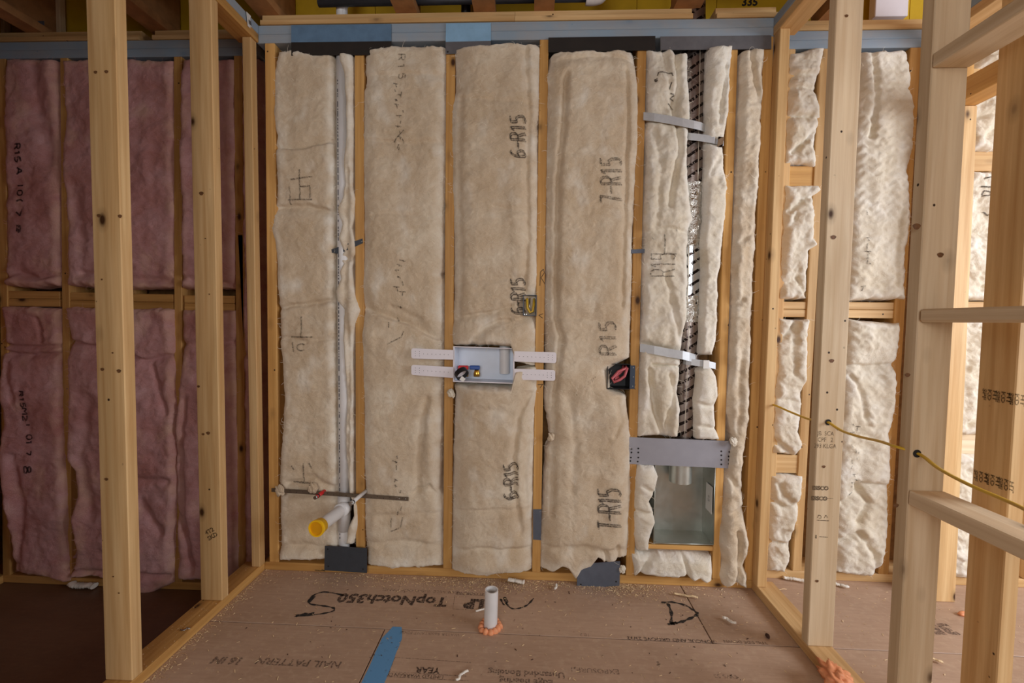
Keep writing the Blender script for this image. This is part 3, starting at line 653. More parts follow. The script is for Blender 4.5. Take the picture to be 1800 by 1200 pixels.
b2 = batt('cream batt in the third bay above the washer box, stamped twice', 0.002,
    [(84, 798), (160, 802), (174, 798), (186, 794), (250, 793), (350, 795), (462, 799), (480, 799), (560, 797), (585, 794), (612, 796)],
    [(84, 950), (190, 949), (225, 945), (330, 946), (500, 945), (558, 941), (612, 942)], [(790, 92), (870, 82), (950, 80)], [(796, 606), (840, 608), (897, 609), (906, 638), (945, 641)], .042, C,
    [('g', [(924, 90), (930, 200), (926, 300), (928, 420), (922, 510)], .014, 5), ('g', [(812, 176), (808, 300), (812, 480), (806, 560)], .008, 5), ('a', [(940, 186), (860, 180), (800, 176)], .006, 8), ('g', [(870, 366), (920, 374)], .006, 5), ('a', [(922, 530), (870, 546), (810, 556)], .012, 9), ('a', [(940, 556), (880, 562), (850, 576), (830, 600)], .012, 9),
     ('b', 932, 537, 17, 26, -.044), ('b', 905, 380, 14, 40, .008), ('b', 880, 590, 40, 14, .01), ('g', [(800, 498), (880, 490), (940, 492)], .005, 5)], seed=41, rs=46)
strokes_on(b2, word('6-R15', 925, 283, UP, LT, 11, 26, 14.5, 3), M['ink'], 1.0)
strokes_on(b2, word('6-R15', 924, 553, UP, LT, 10, 24, 12.5, 3), M['ink'], 1.0)
b2b = batt('cream batt in the third bay below the washer box, rounded like a pillow', 0.002,
    [(676, 798), (690, 802), (720, 800), (800, 797), (900, 796), (980, 794), (1004, 794)], [(676, 944), (760, 938), (830, 938), (920, 936), (1004, 934)], [(796, 677), (870, 675), (897, 675), (906, 645), (945, 643)], [(792, 1000), (860, 1004), (936, 1002)], .054, C,
    [('g', [(932, 690), (912, 730), (904, 800), (906, 860), (916, 930)], .016, 5), ('g', [(930, 760), (922, 830), (926, 900)], .01, 4), ('g', [(800, 720), (860, 716), (900, 724)], .005, 6), ('a', [(936, 888), (860, 886), (800, 892)], .006, 9), ('g', [(800, 964), (850, 956), (930, 962)], .012, 5), ('b', 860, 986, 60, 12, .014), ('b', 926, 900, 14, 22, .012), ('b', 880, 780, 40, 70, .01)], seed=51, rs=58)
strokes_on(b2b, word('6-R15', 912, 870, UP, LT, 10, 24, 12.5, 3), M['ink'], 1.0)
b3 = batt('wide cream batt in the fourth bay, torn open round the dark box with red wires', 0.002,
    [(95, 972), (120, 968), (136, 962), (150, 964), (300, 962), (480, 962), (580, 962), (640, 964), (700, 960), (750, 968), (770, 974), (790, 964), (900, 956), (960, 952), (1030, 950)],
    [(95, 1110), (120, 1116), (170, 1120), (260, 1120), (330, 1114), (420, 1110), (520, 1108), (600, 1106), (628, 1104), (640, 1080), (650, 1066), (668, 1068), (683, 1070), (694, 1098), (780, 1107), (830, 1106), (850, 1108), (950, 1102), (1030, 1098)],
    [(960, 98), (1040, 92), (1120, 94)], [(950, 998), (975, 1002), (990, 990), (1000, 996), (1012, 1014), (1020, 1000), (1036, 992), (1046, 972), (1056, 982), (1072, 982), (1086, 976), (1104, 980)], .042, C,
    [('g', [(994, 140), (990, 220), (980, 320), (978, 420), (976, 560), (986, 590), (974, 690), (972, 780), (970, 900)], .016, 5), ('b', 974, 220, 9, 90, .006), ('g', [(1100, 130), (1102, 200), (1099, 300), (1096, 400), (1092, 540)], .014, 4), ('a', [(1110, 112), (1060, 104), (980, 112)], .008, 9),
     ('a', [(965, 562), (1020, 560), (1100, 574)], .006, 10), ('g', [(1000, 690), (1010, 780), (1004, 860)], .006, 7), ('b', 1075, 720, 26, 60, .014), ('b', 1085, 860, 20, 100, .014), ('g', [(960, 958), (1020, 955), (1090, 960)], .010, 6), ('b', 1060, 955, 34, 26, .02), ('g', [(1062, 960), (1066, 990)], .014, 3), ('g', [(1082, 950), (1086, 985)], .014, 3), ('b', 985, 975, 22, 18, .014), ('b', 1075, 615, 26, 20, .012), ('g', [(1084, 700), (1090, 740), (1078, 760)], .012, 4)], seed=61, rs=46, ext=5)
strokes_on(b3, word('7-R15', 1090, 362, UP, LT, 12, 36, 16, 3), M['ink_faint'], 1.2)
strokes_on(b3, word('R15', 1080, 622, UP, LT, 14, 28, 20, 3), M['ink_faint'], 1.2)
strokes_on(b3, word('T-R15', 1088, 922, UP, LT, 12, 38, 14, 3), M['ink'], 1.1)
b4 = batt('lumpy cream batt left of the foil duct, above the steel straps at the wide plate', 0.004,
    [(86, 1136), (100, 1140), (200, 1138), (300, 1134), (420, 1132), (520, 1129), (600, 1127), (700, 1122), (768, 1119)],
    [(86, 1206), (130, 1208), (200, 1212), (260, 1206), (300, 1208), (350, 1211), (385, 1218), (400, 1210), (440, 1207), (490, 1208), (520, 1206), (560, 1206), (600, 1198), (640, 1194), (690, 1190), (720, 1194), (768, 1190)], [(1130, 86), (1170, 88), (1200, 94)], [(1115, 766), (1160, 768), (1195, 767)], .022, CW,
    [('g', [(1186, 92), (1190, 150), (1184, 200), (1196, 260), (1186, 300), (1176, 360)], .018, 5), ('g', [(1166, 90), (1172, 140), (1180, 190)], .010, 5), ('g', [(1130, 206), (1170, 214), (1210, 222)], .014, 5), ('g', [(1150, 230), (1160, 290), (1156, 360), (1150, 400)], .008, 5), ('a', [(1205, 406), (1170, 402), (1132, 410)], .012, 9), ('g', [(1170, 480), (1180, 530), (1190, 580), (1194, 600)], .012, 5), ('g', [(1130, 605), (1200, 622)], .02, 7),
     ('g', [(1146, 640), (1196, 644)], .018, 2.2), ('g', [(1140, 650), (1146, 690), (1152, 730), (1164, 764)], .02, 5), ('g', [(1178, 660), (1184, 700), (1170, 740), (1172, 766)], .016, 5), ('b', 1132, 680, 8, 40, .01), ('b', 1164, 690, 14, 30, .014), ('b', 1170, 140, 22, 24, .014), ('b', 1150, 745, 10, 18, .012)], seed=71, lump=.014, mid=.009, wisp=.003)
strokes_on(b4, [[(1152, 140), (1154, 134), (1176, 136), (1178, 142)], [(1176, 152), (1174, 162)], [(1176, 168), (1184, 170), (1176, 176), (1184, 178)], [(1172, 186), (1184, 192)]]+word('6', 1152, 150, UP, LT, 6, 4, 8), M['ink'], 1.0)
strokes_on(b4, word('T', 1186, 412, LT, DN, 42, 36, 40)+[[(1142, 418), (1146, 424)], [(1186, 404), (1188, 408)]]+word('R15', 1184, 486, UP, LT, 12, 42, 14), M['ink_faint'], 1.1)
b4r = batt('slim cream strip of insulation right of the foil duct', 0.004,
    [(78, 1246), (100, 1244), (160, 1242), (280, 1240), (380, 1238), (420, 1232), (470, 1234), (560, 1232), (618, 1228)], [(78, 1286), (96, 1284), (150, 1280), (200, 1278), (232, 1272), (262, 1270), (300, 1272), (330, 1276), (400, 1270), (460, 1264), (500, 1258), (560, 1260), (600, 1256), (618, 1250)], [(1240, 86), (1270, 82), (1286, 78)], [(1225, 622), (1255, 624)], .026, CW,
    [('g', [(1278, 100), (1266, 180), (1262, 220)], .012, 4), ('b', 1258, 150, 10, 60, .01), ('g', [(1240, 330), (1250, 300), (1262, 280)], .006, 4), ('g', [(1238, 500), (1258, 490)], .006, 4), ('g', [(1228, 250), (1270, 255)], .014, 5)], seed=81, rs=10, lump=.012, mid=.007, wisp=.003)
b4s = batt('plump cream roll of insulation right of the foil duct, below the lower strap', 0.004,
    [(646, 1224), (660, 1224), (700, 1220), (740, 1222), (772, 1222)], [(646, 1248), (660, 1256), (690, 1258), (720, 1252), (750, 1255), (772, 1262)], [(1220, 646), (1250, 642)], [(1220, 770), (1262, 774)], .030, CW, [('g', [(1224, 708), (1255, 712)], .010, 4), ('g', [(1222, 748), (1256, 752)], .012, 4), ('b', 1238, 680, 10, 24, .01)], seed=85, rs=9)
b4l = batt('ragged white tuft of insulation stuffed left of the galvanised box', 0.004,
    [(815, 1120), (850, 1117), (900, 1114), (940, 1115), (966, 1120)], [(815, 1146), (835, 1156), (862, 1150), (880, 1140), (900, 1149), (915, 1150), (945, 1138), (966, 1138)], 814, 966, .026, CW, [('g', [(1118, 896), (1150, 900)], .016, 5), ('g', [(1128, 850), (1150, 865)], .01, 4), ('b', 1132, 840, 14, 22, .014), ('b', 1130, 940, 10, 20, .012)], seed=91, lump=.010, mid=.007, rs=9)
b4b = batt('white batt lying under the sill of the galvanised box', 0.002,
    [(968, 1110), (985, 1112), (1000, 1114), (1022, 1118)], [(968, 1248), (1000, 1250), (1022, 1250)], [(1110, 970), (1140, 972), (1250, 974)], [(1108, 1004), (1120, 1014), (1130, 1006), (1150, 1012), (1185, 1014), (1206, 1008), (1216, 1020), (1226, 1014), (1236, 1022), (1250, 1016)], .028, CW, [('g', [(1122, 1014), (1132, 990), (1146, 972)], .014, 5), ('b', 1225, 1000, 22, 18, .016), ('g', [(1200, 975), (1206, 1006)], .012, 4), ('b', 1165, 992, 30, 14, .01)], seed=95, lump=.010, mid=.006)
b5 = batt('long cream strip in the last bay beside the right corner post', 0.002,
    [(88, 1302), (200, 1298), (300, 1294), (420, 1288), (560, 1284), (640, 1282), (720, 1276), (765, 1286), (800, 1280), (870, 1272), (905, 1268), (950, 1264), (985, 1268), (1010, 1264), (1030, 1272)],
    [(88, 1342), (250, 1334), (400, 1326), (550, 1320), (650, 1316), (760, 1312), (800, 1304), (850, 1303), (905, 1305), (950, 1314), (970, 1312), (990, 1304), (1010, 1312), (1030, 1310)], [(1298, 94), (1325, 84), (1344, 92)], [(1264, 1018), (1278, 1028), (1292, 1020), (1306, 1030)], .030, C,
    [('g', [(1316, 90), (1322, 140), (1330, 180)], .014, 4), ('g', [(1296, 430), (1320, 408)], .008, 4), ('g', [(1282, 542), (1300, 528)], .008, 4), ('g', [(1300, 620), (1296, 700), (1290, 760)], .008, 5), ('g', [(1275, 830), (1300, 860)], .012, 5), ('g', [(1268, 905), (1304, 892)], .01, 5), ('g', [(1292, 930), (1294, 980), (1292, 1020)], .018, 4), ('b', 1282, 930, 14, 40, .016), ('b', 1304, 950, 8, 20, .012), ('b', 1280, 1000, 10, 20, .012)], seed=101, lump=.014, mid=.009, wisp=.003)
# right part of the back wall
Q = dict(lump=.016, mid=.011, fine=.003, wisp=.004, rs=16)
r0a = batt('small white batt under the top plate right of the corner post', YL, [(88, 1388), (290, 1380)], [(86, 1446), (128, 1440), (150, 1432), (180, 1440), (200, 1440), (258, 1432), (290, 1434)], [(1385, 92), (1446, 84)], [(1380, 288), (1436, 294)], .02, CW, [('a', [(1440, 132), (1384, 132)], .016, 10), ('a', [(1440, 156), (1384, 156)], .012, 8), ('a', [(1436, 206), (1384, 206)], .016, 10), ('g', [(1392, 270), (1412, 250), (1432, 226)], .014, 5)], seed=111, **Q)
r0b = batt('white batt right of the corner post, between dark block and paired yellow blocks', YL, [(324, 1380), (526, 1370)], [(324, 1434), (334, 1442), (345, 1430), (420, 1430), (430, 1436), (440, 1420), (480, 1418), (526, 1420)], 325, 526, .024, CW, [('g', [(1385, 372), (1410, 350), (1428, 346)], .014, 5), ('g', [(1378, 410), (1396, 380)], .01, 5), ('b', 1412, 380, 16, 26, .014), ('g', [(1375, 500), (1400, 490), (1416, 520)], .012, 5)], seed=121, **Q)
r0c = batt('white batt right of the corner post, above the lowest block', YL, [(560, 1370), (800, 1358)], [(560, 1421), (668, 1418), (690, 1410), (735, 1408), (760, 1404), (780, 1410), (800, 1398)], [(1358, 560), (1422, 560)], [(1358, 796), (1400, 800)], .022, CW, [('g', [(1372, 600), (1392, 575), (1400, 560)], .014, 5), ('g', [(1362, 700), (1400, 706)], .01, 5), ('g', [(1360, 774), (1390, 798)], .016, 5), ('g', [(1398, 560), (1392, 620), (1396, 660)], .008, 5)], seed=131, **Q)
r0d = batt('white batt right of the corner post, below the lowest block', YL, [(833, 1356), (1006, 1347)], [(833, 1410), (880, 1404), (905, 1402), (950, 1386), (985, 1388), (1006, 1378)], [(1350, 832), (1410, 834)], [(1345, 1004), (1380, 1006)], .024, CW, [('g', [(1356, 880), (1380, 890), (1404, 884)], .016, 5), ('g', [(1366, 850), (1372, 870), (1384, 878)], .014, 5), ('g', [(1352, 950), (1380, 955)], .012, 5)], seed=141, **Q)
r1a = batt('tall white batt between the stamped stud and the door post, upper one', YL, [(90, 1512), (300, 1496), (528, 1482)], [(90, 1592), (130, 1600), (200, 1606), (262, 1606), (300, 1594), (380, 1598), (450, 1592), (528, 1588)], [(1490, 94), (1580, 88), (1602, 96)], 528, .028, CW, [('g', [(1530, 100), (1533, 190), (1526, 240)], .014, 5), ('a', [(1604, 154), (1520, 154)], .008, 10), ('g', [(1580, 360), (1572, 430), (1570, 500)], .008, 5)], seed=151, quilt=.0032, lump=.015, mid=.006, wisp=.0015, rs=20)
strokes_on(r1a, dotcol(1515, 372, 395, 5, 5)+dotcol(1512, 420, 465, 6, 6)+dotcol(1510, 505, 512, 7, 3), M['ink_faint'], .9)
r1b = batt('tall white batt between the stamped stud and the door post, lower one, bulging', YL, [(560, 1484), (800, 1470), (1010, 1458)], [(560, 1582), (600, 1580), (640, 1572), (700, 1572), (760, 1562), (800, 1566), (900, 1560), (930, 1562), (960, 1556), (990, 1548), (1010, 1530)], [(1480, 562), (1580, 566)], [(1455, 1002), (1530, 1012), (1560, 1002)], .03, CW, [('a', [(1580, 636), (1530, 642), (1485, 640)], .014, 12), ('g', [(1490, 660), (1510, 700), (1512, 730)], .010, 5), ('g', [(1500, 850), (1520, 880), (1502, 910)], .016, 6), ('a', [(1566, 852), (1510, 846), (1475, 880)], .014, 10), ('g', [(1470, 945), (1500, 930), (1530, 970), (1538, 1000)], .016, 6), ('b', 1505, 970, 30, 34, .016), ('b', 1530, 600, 34, 24, .012)], seed=161, quilt=.0032, lump=.017, mid=.007, wisp=.0018, rs=20)
strokes_on(r1b, dotcol(1494, 742, 850, 8, 6)+[[(1484, 870), (1496, 862)]], M['ink_faint'], .9)
r2 = [('white batt in the far right opening, just under the top plate', 80, 119, 1722, 1782, 1718, 1780), ('white batt in the far right opening, above the upper yellow block', 150, 266, 1704, 1784, 1698, 1780),
      ('white batt in the far right opening, stamped below the upper yellow block', 301, 528, 1692, 1780, 1676, 1770), ('white batt in the far right opening, above the pale knotty block', 558, 764, 1672, 1765, 1655, 1752), ('white batt in the far right opening, standing on the floor plate', 798, 1014, 1652, 1750, 1636, 1736)]
for k, (lb, a, b_, l0, r0, l1, r1) in enumerate(r2):
    q = batt(lb, YL, [(a, l0), (b_, l1)], [(a, r0), (b_, r1)], a, b_, .026, CW, [('g', [(l0, (a+b_)/2), (r0, (a+b_)/2-12)], .014, 6), ('g', [(l0+20, b_-20), (r0-20, b_-60)], .012, 5)], seed=171+k*7, quilt=.0014, **Q)
    if k == 2: strokes_on(q, [[(1716, 318), (1728, 316), (1738, 320)], [(1714, 331), (1750, 333)], [(1716, 345), (1720, 338), (1730, 340), (1728, 347)], [(1716, 347), (1750, 346)], [(1734, 346), (1734, 372)], [(1720, 374), (1728, 381), (1740, 373), (1752, 376)]], M['ink'], 1.2)
    if k == 4: strokes_on(q, word('CC', 1700, 862, DN, RT, 14, 26, 22)+dotcol(1706, 842, 855, 9, 8), M['ink_faint'], 1.3)
rx = batt('white batt beyond the far right opening, behind the front stud', YL, [(84, 1796), (528, 1776)], [(84, 1872), (528, 1850)], 86, 528, .022, CW, [], seed=231, step=3.0, **Q)
# pink batts on the left
LP = dict(lump=.012, mid=.006, fine=.0012, rag=3.0)
l0a = batt('pink batt at the far left, upper one, stamped with dark letters', YL, [(100, 8), (505, 12)], [(98, 98), (300, 102), (505, 105)], [(0, 100), (100, 104)], 504, .014, PK, [('g', [(10, 486), (40, 480), (70, 490), (104, 482)], .014, 5), ('b', 60, 495, 50, 8, .012), ('g', [(62, 110), (72, 200), (90, 280)], .010, 12)], seed=201, **LP)
strokes_on(l0a, word('R15', 34, 256, DN, RT, 9, 11, 11)+word('A', 36, 296, DN, RT, 12, 10, 14)+word('I0(', 36, 323, DN, RT, 9, 11, 13)+word('7', 34, 368, DN, RT, 14, 10, 14)+[[(36, 396), (36, 408)], [(39, 396), (39, 410)], [(42, 397), (42, 409)]], M['ink_pink'], 1.3)
l0b = batt('pink batt at the far left, lower one, folded over near its top', YL, [(540, 8), (598, 12), (612, 8), (700, 4), (745, 10), (810, 4), (830, 10), (900, 22), (960, 28), (1012, 30)], [(540, 107), (640, 109), (720, 112), (860, 118), (1012, 124)], [(0, 538), (110, 540)], [(20, 1006), (124, 1020)], .024, PK, [('a', [(110, 606), (60, 608), (8, 604)], .018, 8), ('a', [(110, 618), (60, 622), (8, 616)], .020, 10), ('g', [(70, 560), (80, 598)], .012, 4), ('g', [(20, 640), (30, 700)], .008, 6), ('b', 22, 900, 12, 90, .02), ('g', [(36, 1000), (46, 900), (30, 800)], .010, 7)], seed=211, **LP)
strokes_on(l0b, word('R15', 46, 686, DN, RT, 8, 9, 10)+word('M2', 48, 716, DN, RT, 10, 9, 12)+word('I', 54, 742, DN, RT, 6, 6, 8)+word('01', 56, 762, DN, RT, 8, 9, 9)+word('7', 56, 790, DN, RT, 8, 7, 8)+word('8', 52, 816, DN, RT, 13, 11, 13), M['ink_pink'], 1.2)
l1a = batt('pink batt behind the tall post nearest the left edge, upper one', YL, [(100, 110), (200, 116), (300, 112), (420, 120), (505, 120)], [(100, 304), (505, 306)], [(100, 104), (310, 104)], [(110, 502), (240, 508), (310, 506)], .016, PK, [('g', [(150, 480), (230, 490), (300, 494)], .014, 6), ('g', [(130, 330), (150, 420), (145, 480)], .008, 10), ('b', 260, 300, 30, 90, .008)], seed=221, **LP)
l1b = batt('pink batt behind the tall post nearest the left edge, lower one with orange edge', YL, [(540, 120), (598, 128), (630, 124), (700, 126), (760, 122), (800, 122), (825, 136), (870, 142), (905, 136), (960, 142), (990, 136), (1000, 128), (1022, 126)], [(540, 306), (700, 310), (860, 312), (1022, 306)], [(110, 538), (310, 542)], [(120, 1012), (190, 1014), (250, 1052), (312, 1020)], .028, PK, [('a', [(308, 622), (260, 632), (236, 624), (125, 596)], .020, 9), ('g', [(272, 640), (290, 700), (298, 725)], .010, 4), ('b', 145, 920, 14, 70, .02), ('g', [(240, 840), (300, 842)], .01, 6), ('g', [(250, 880), (290, 930)], .012, 7), ('g', [(128, 1000), (220, 1004), (300, 1008)], .016, 5), ('g', [(165, 700), (150, 800), (170, 900)], .01, 10)], seed=241, **LP)
l2a = batt('pink batt behind the second post from the left, upper one', YL, [(100, 322), (240, 318), (400, 322), (505, 322)], [(100, 411), (505, 413)], 104, 508, .018, PK, [('g', [(326, 490), (410, 500)], .014, 5), ('b', 330, 300, 8, 120, .01)], seed=251, **LP)
l2b = batt('pink batt behind the second post from the left, lower one', YL, [(545, 324), (640, 322), (740, 312), (900, 314), (1022, 316)], [(545, 413), (760, 416), (1022, 420)], 544, 1018, .026, PK, [('g', [(330, 700), (322, 800), (328, 900), (340, 1000)], .016, 6), ('g', [(312, 890), (330, 930)], .012, 5), ('g', [(320, 606), (412, 600)], .014, 6), ('b', 340, 900, 14, 70, .014)], seed=261, **LP)
l3 = batt('slim pink batt squeezed in beside the left corner post', YL, [(100, 427), (1000, 432)], [(100, 452), (1000, 462)], 100, 1000, .02, PK, [('g', [(430, 620), (455, 625)], .012, 5), ('g', [(440, 300), (442, 600), (446, 900)], .01, 4)], seed=271, **LP)
# pink batt in the far left side wall
V, F = [], []
for (ya, yb_) in ((-.32, YL-.09),):
    ny, nz = 50, 180; Y, Z = np.meshgrid(np.linspace(ya, yb_, ny), np.linspace(ZL+.04, 2.38, nz)); e = np.minimum(np.minimum(Y-ya, yb_-Y)/.05, 1); x = XFL-.03+.045*np.sqrt(np.clip(1-(1-e)**2, 0, 1))+.012*fbm(Y*7, Z*5, 77, 4)
    V = np.stack([x, Y, Z], -1).reshape(-1, 3); idx = np.arange(ny*nz).reshape(nz, ny)
    F = np.stack([idx[:-1, :-1], idx[:-1, 1:], idx[1:, 1:], idx[1:, :-1]], -1).reshape(-1, 4)
    bx = V[idx[0, :]].copy()
o = obj('insulation_batt', V, F.tolist(), PK, smooth=True); tag(o, 'pink batt in the side wall at the extreme left edge', 'insulation')

# ------------------------------------------------------------------ metal plates nailed over the framing
def nailplate(label, quad, y, mat, top=None, split_v=None, thick=.0016, holes=(), bend=0.0, name='nail_plate'):
    """A thin steel plate; quad = pixel corners TL, TR, BR, BL on plane y. With split_v its upper part is a sprayed panel of its own."""
    (a, b, c, d) = [np.array(P(u, v, y=y)) for u, v in quad]
    t = thing(name, label, 'metal plate', tuple((a+b+c+d)/4))
    def slabq(nm, q, m):
        V = [tuple(x) for x in q]+[tuple(np.array(x)+np.array((0, thick, 0))) for x in q]
        return obj(nm, V, [(0, 3, 2, 1), (4, 5, 6, 7), (0, 1, 5, 4), (1, 2, 6, 5), (2, 3, 7, 6), (3, 0, 4, 7)], m, t)
    if split_v is None: slabq('plate', (a, b, c, d), mat)
    else:
        l = a+(d-a)*split_v; r = b+(c-b)*split_v
        slabq('sprayed_band', (a, b, r, l), top); slabq('plate', (l, r, c, d), mat)
    if holes:
        V, F = discs([tuple(P(u, v, y=y-.0006)) for u, v in holes], .0042); obj('nail_hole', V, F, M['hole'], t)
    return t
nailplate('long dark-reflecting metal plate on the top plate nearest the left corner, its upper half sprayed blue', [(512, 44), (688, 42), (688, 96), (512, 98)], -.0065, M['plate_dim'], M['plate_blue'], .56)
nailplate('short grey plate on the top plate with a light blue upper half', [(784, 41), (863, 40), (863, 93), (783, 95)], -.0065, M['plate_top'], M['plate_sky'], .60, holes=[(787, 91), (858, 90)])
nailplate('long dark-reflecting metal plate hanging below the blue top plate over the fourth bay', [(964, 66), (1152, 63), (1152, 88), (964, 92)], -.0065, M['plate_dim'])
nailplate('long grey plate hanging below the blue top plate over the duct', [(1161, 64), (1356, 62), (1356, 86), (1161, 88)], -.0065, M['plate_top'])
nailplate('dark grey plate at the foot of the vent pipe', [(571, 959), (645, 963), (645, 1007), (570, 1002)], -.020, M['plate_dark'], holes=[(577, 995), (638, 1000), (576, 965)])
nailplate('tilted grey plate on the floor plate under the torn batt', [(1015, 991), (1090, 986), (1089, 1029), (1014, 1035)], -.030, M['plate_grey'], holes=[(1021, 1027), (1083, 1022), (1022, 997)])
nailplate('small grey plate on the stud below the washer box', [(937, 895), (952, 895), (951, 949), (937, 948)], -.0025, M['plate_grey'])
wp = nailplate('wide steel plate across the studs above the galvanised box', [(1105, 768), (1286, 775), (1284, 823), (1104, 815)], -.004, M['plate_wide'], holes=[(1110, 789), (1110, 795), (1109, 804), (1108, 810), (1122, 788), (1122, 795), (1122, 804), (1121, 811), (1268, 793), (1268, 800), (1268, 808), (1268, 816), (1282, 794), (1281, 802), (1281, 808), (1281, 815)])
nailplate('little grey strip nailed over the stud right of the torn batt', [(1095, 439), (1140, 437), (1140, 444), (1095, 446)], -.004, M['plate_grey'], name='nail_strip')
nailplate('small grey strip slanting behind the vent pipe', [(572, 442), (637, 419), (638, 427), (596, 446)], -.0022, M['plate_dark'], name='nail_strip')

# ------------------------------------------------------------------ vent pipe with its capped stub
px_ = PX(598, 500, .02)
vp = thing('vent_pipe', 'tall white plastic vent pipe with a yellow-capped stub in the left bay', 'pipe', (px_, .024, .04))
def vpx(v): return PX(np.interp(v, [96, 960], [598, 602]), v, .0)
zt, ztee, zb = PZ(598, 78, 0), PZ(601, 905, 0), PZ(602, 966, 0)
yc = .021
tube('pipe', [(vpx(90), yc, zt), (vpx(500), yc, (zt+ztee)/2), (vpx(905), yc, ztee)], .0255, M['pvc'], vp, 24)
tube('pipe', [(vpx(905), yc, ztee), (vpx(960), yc, zb-.06)], .0255, M['pvc'], vp, 24)
tube('sanitary_tee', [(vpx(880), yc, PZ(601, 872, 0)), (vpx(905), yc, PZ(601, 935, 0))], .0285, M['pvc'], vp, 24)
ps = P(605, 893, y=0.0); pe = P(557, 928, y=-.215)
sx = float((ps[0]+pe[0])/2); sz = float((ps[2]+pe[2])/2)
ps = np.array((ps[0], 0, ps[2])); pe = np.array((pe[0], -.215, pe[2]))
tube('tee_hub', [tuple(ps+(0, .01, 0)), tuple(ps+(pe-ps)*.17)], .0325, M['pvc'], vp, 28)
hollow('stub_out', ps, ps+(pe-ps)*.97, .0265, .022, M['pvc'], vp)
cap = tube('cap', [tuple(ps+(pe-ps)*.86), tuple(pe), tuple(pe+(pe-ps)*.005)], [.0315, .0325, .0345], M['yellowcap'], vp, 32)
hollow('cap_rim', pe-(pe-ps)*.02, pe+(pe-ps)*.03, .0345, .0285, M['yellowcap'], cap)
V, F = discs([tuple(pe+(pe-ps)*.008)], .0285, tuple(ps-pe), 32); obj('cap_face', V, F, M['yellowdark'], cap)
L = []
r = random.Random(4)
V, F = [], []
v = 140
while v < 955:
    ln = r.choice((2, 3, 4, 6, 10)); 
    if 424 < v < 446 or 868 < v < 936: v += 10; continue
    u = np.interp(v, [96, 960], [592.5, 597]); a = P(u, v, y=yc-.0245)+(0, -.0008, 0); b = P(u+1.3, v+ln, y=yc-.0245)+(0, -.0008, 0); s = len(V)
    V += [(a[0], a[1], a[2]), (b[0], a[1], a[2]), (b[0], a[1], b[2]), (a[0], a[1], b[2])]; F.append((s, s+1, s+2, s+3)); v += ln+r.choice((2, 2, 3, 8))
obj('pipe_print', V, F, M['pvc_print'], vp)

# ------------------------------------------------------------------ supply stub-outs on their bracket
sb = thing('stub_out_bracket', 'long perforated bracket strip screwed across the first stud', 'bracket', tuple(P(600, 868, y=-.022)))
a0, a1 = P(477, 861, y=-.024), P(718, 877, y=-.024)
def strip(name, p0, p1, hgt, th, mat, parent):
    p0, p1 = np.array(p0), np.array(p1); up = np.array((-(p1-p0)[2], 0, (p1-p0)[0])); up = up/np.linalg.norm(up)*hgt/2
    q = [p0+up, p1+up, p1-up, p0-up]; V = [tuple(x) for x in q]+[tuple(x+np.array((0, th, 0))) for x in q]
    return obj(name, V, [(0, 3, 2, 1), (4, 5, 6, 7), (0, 1, 5, 4), (1, 2, 6, 5), (2, 3, 7, 6), (3, 0, 4, 7)], mat, parent)
strip('strip', a0, a1, .0175, .002, M['bracket'], sb)
V, F = discs([tuple(P(477+k*241/22., 861+k*16/22.+(-1.2 if k % 2 else 1.2), y=-.0248)) for k in range(1, 22)], .0018); obj('strip_hole', V, F, M['hole'], sb)
for k in (0, 1):
    u, v = ((713, 876.5), (702, 876))[k]; V, F = discs([tuple(P(u, v, y=-.0249))], .0028); obj('screw_head', V, F, M['steel'], sb)
def stub(label, us, vs, ue, ve, yd, r_, mat, name):
    s = P(us, vs, y=-.0); e = P(ue, ve, y=yd); t = thing(name, label, 'pipe', tuple(s))
    tube('tubing', [(s[0], .02, s[2]), tuple(e)], r_, mat, t, 18); d = (e-np.array((s[0], .02, s[2]))); d /= np.linalg.norm(d)
    tube('crimp_ring', [tuple(e-d*.014), tuple(e-d*.006)], r_*1.14, M['black'], t, 18); tube('end_plug', [tuple(e-d*.004), tuple(e+d*.012)], r_*.95, M['steel'], t, 18)
stub('short red water supply pipe poking out through the bracket', 572, 862, 556, 873, -.075, .0085, M['red'], 'supply_pipe')
stub('thin white water supply pipe poking out right of the capped stub', 642, 864, 618, 884, -.15, .0085, M['pvc'], 'supply_pipe')

# ------------------------------------------------------------------ washer outlet box
yb = -.027
def wpt(u, v, y=yb): return P(u, v, y=y)
lb = thing('washer_outlet_box', 'white plastic washer outlet box with four perforated arms between studs', 'outlet box', tuple(wpt(850, 640)))
x0, x1 = wpt(799, 640)[0], wpt(902, 640)[0]; z1, z0 = wpt(850, 611)[2], wpt(850, 670)[2]; dp = .085
sh = -.004
def quadbox(name, outer, inner, mat, parent):
    V = [tuple(p) for p in outer]+[tuple(p) for p in inner]
    return obj(name, V, [(0, 1, 5, 4), (1, 2, 6, 5), (2, 3, 7, 6), (3, 0, 4, 7), (4, 5, 6, 7)], mat, parent)
O = [(x0, yb, z1), (x1, yb, z1+sh), (x1, yb, z0+sh), (x0, yb, z0)]
I = [(x0+.004, yb+dp, z1-.002), (x1-.004, yb+dp, z1+sh-.002), (x1-.004, yb+dp, z0+sh+.002), (x0+.004, yb+dp, z0+.002)]
quadbox('shell', O, I, M['boxblue'], lb)
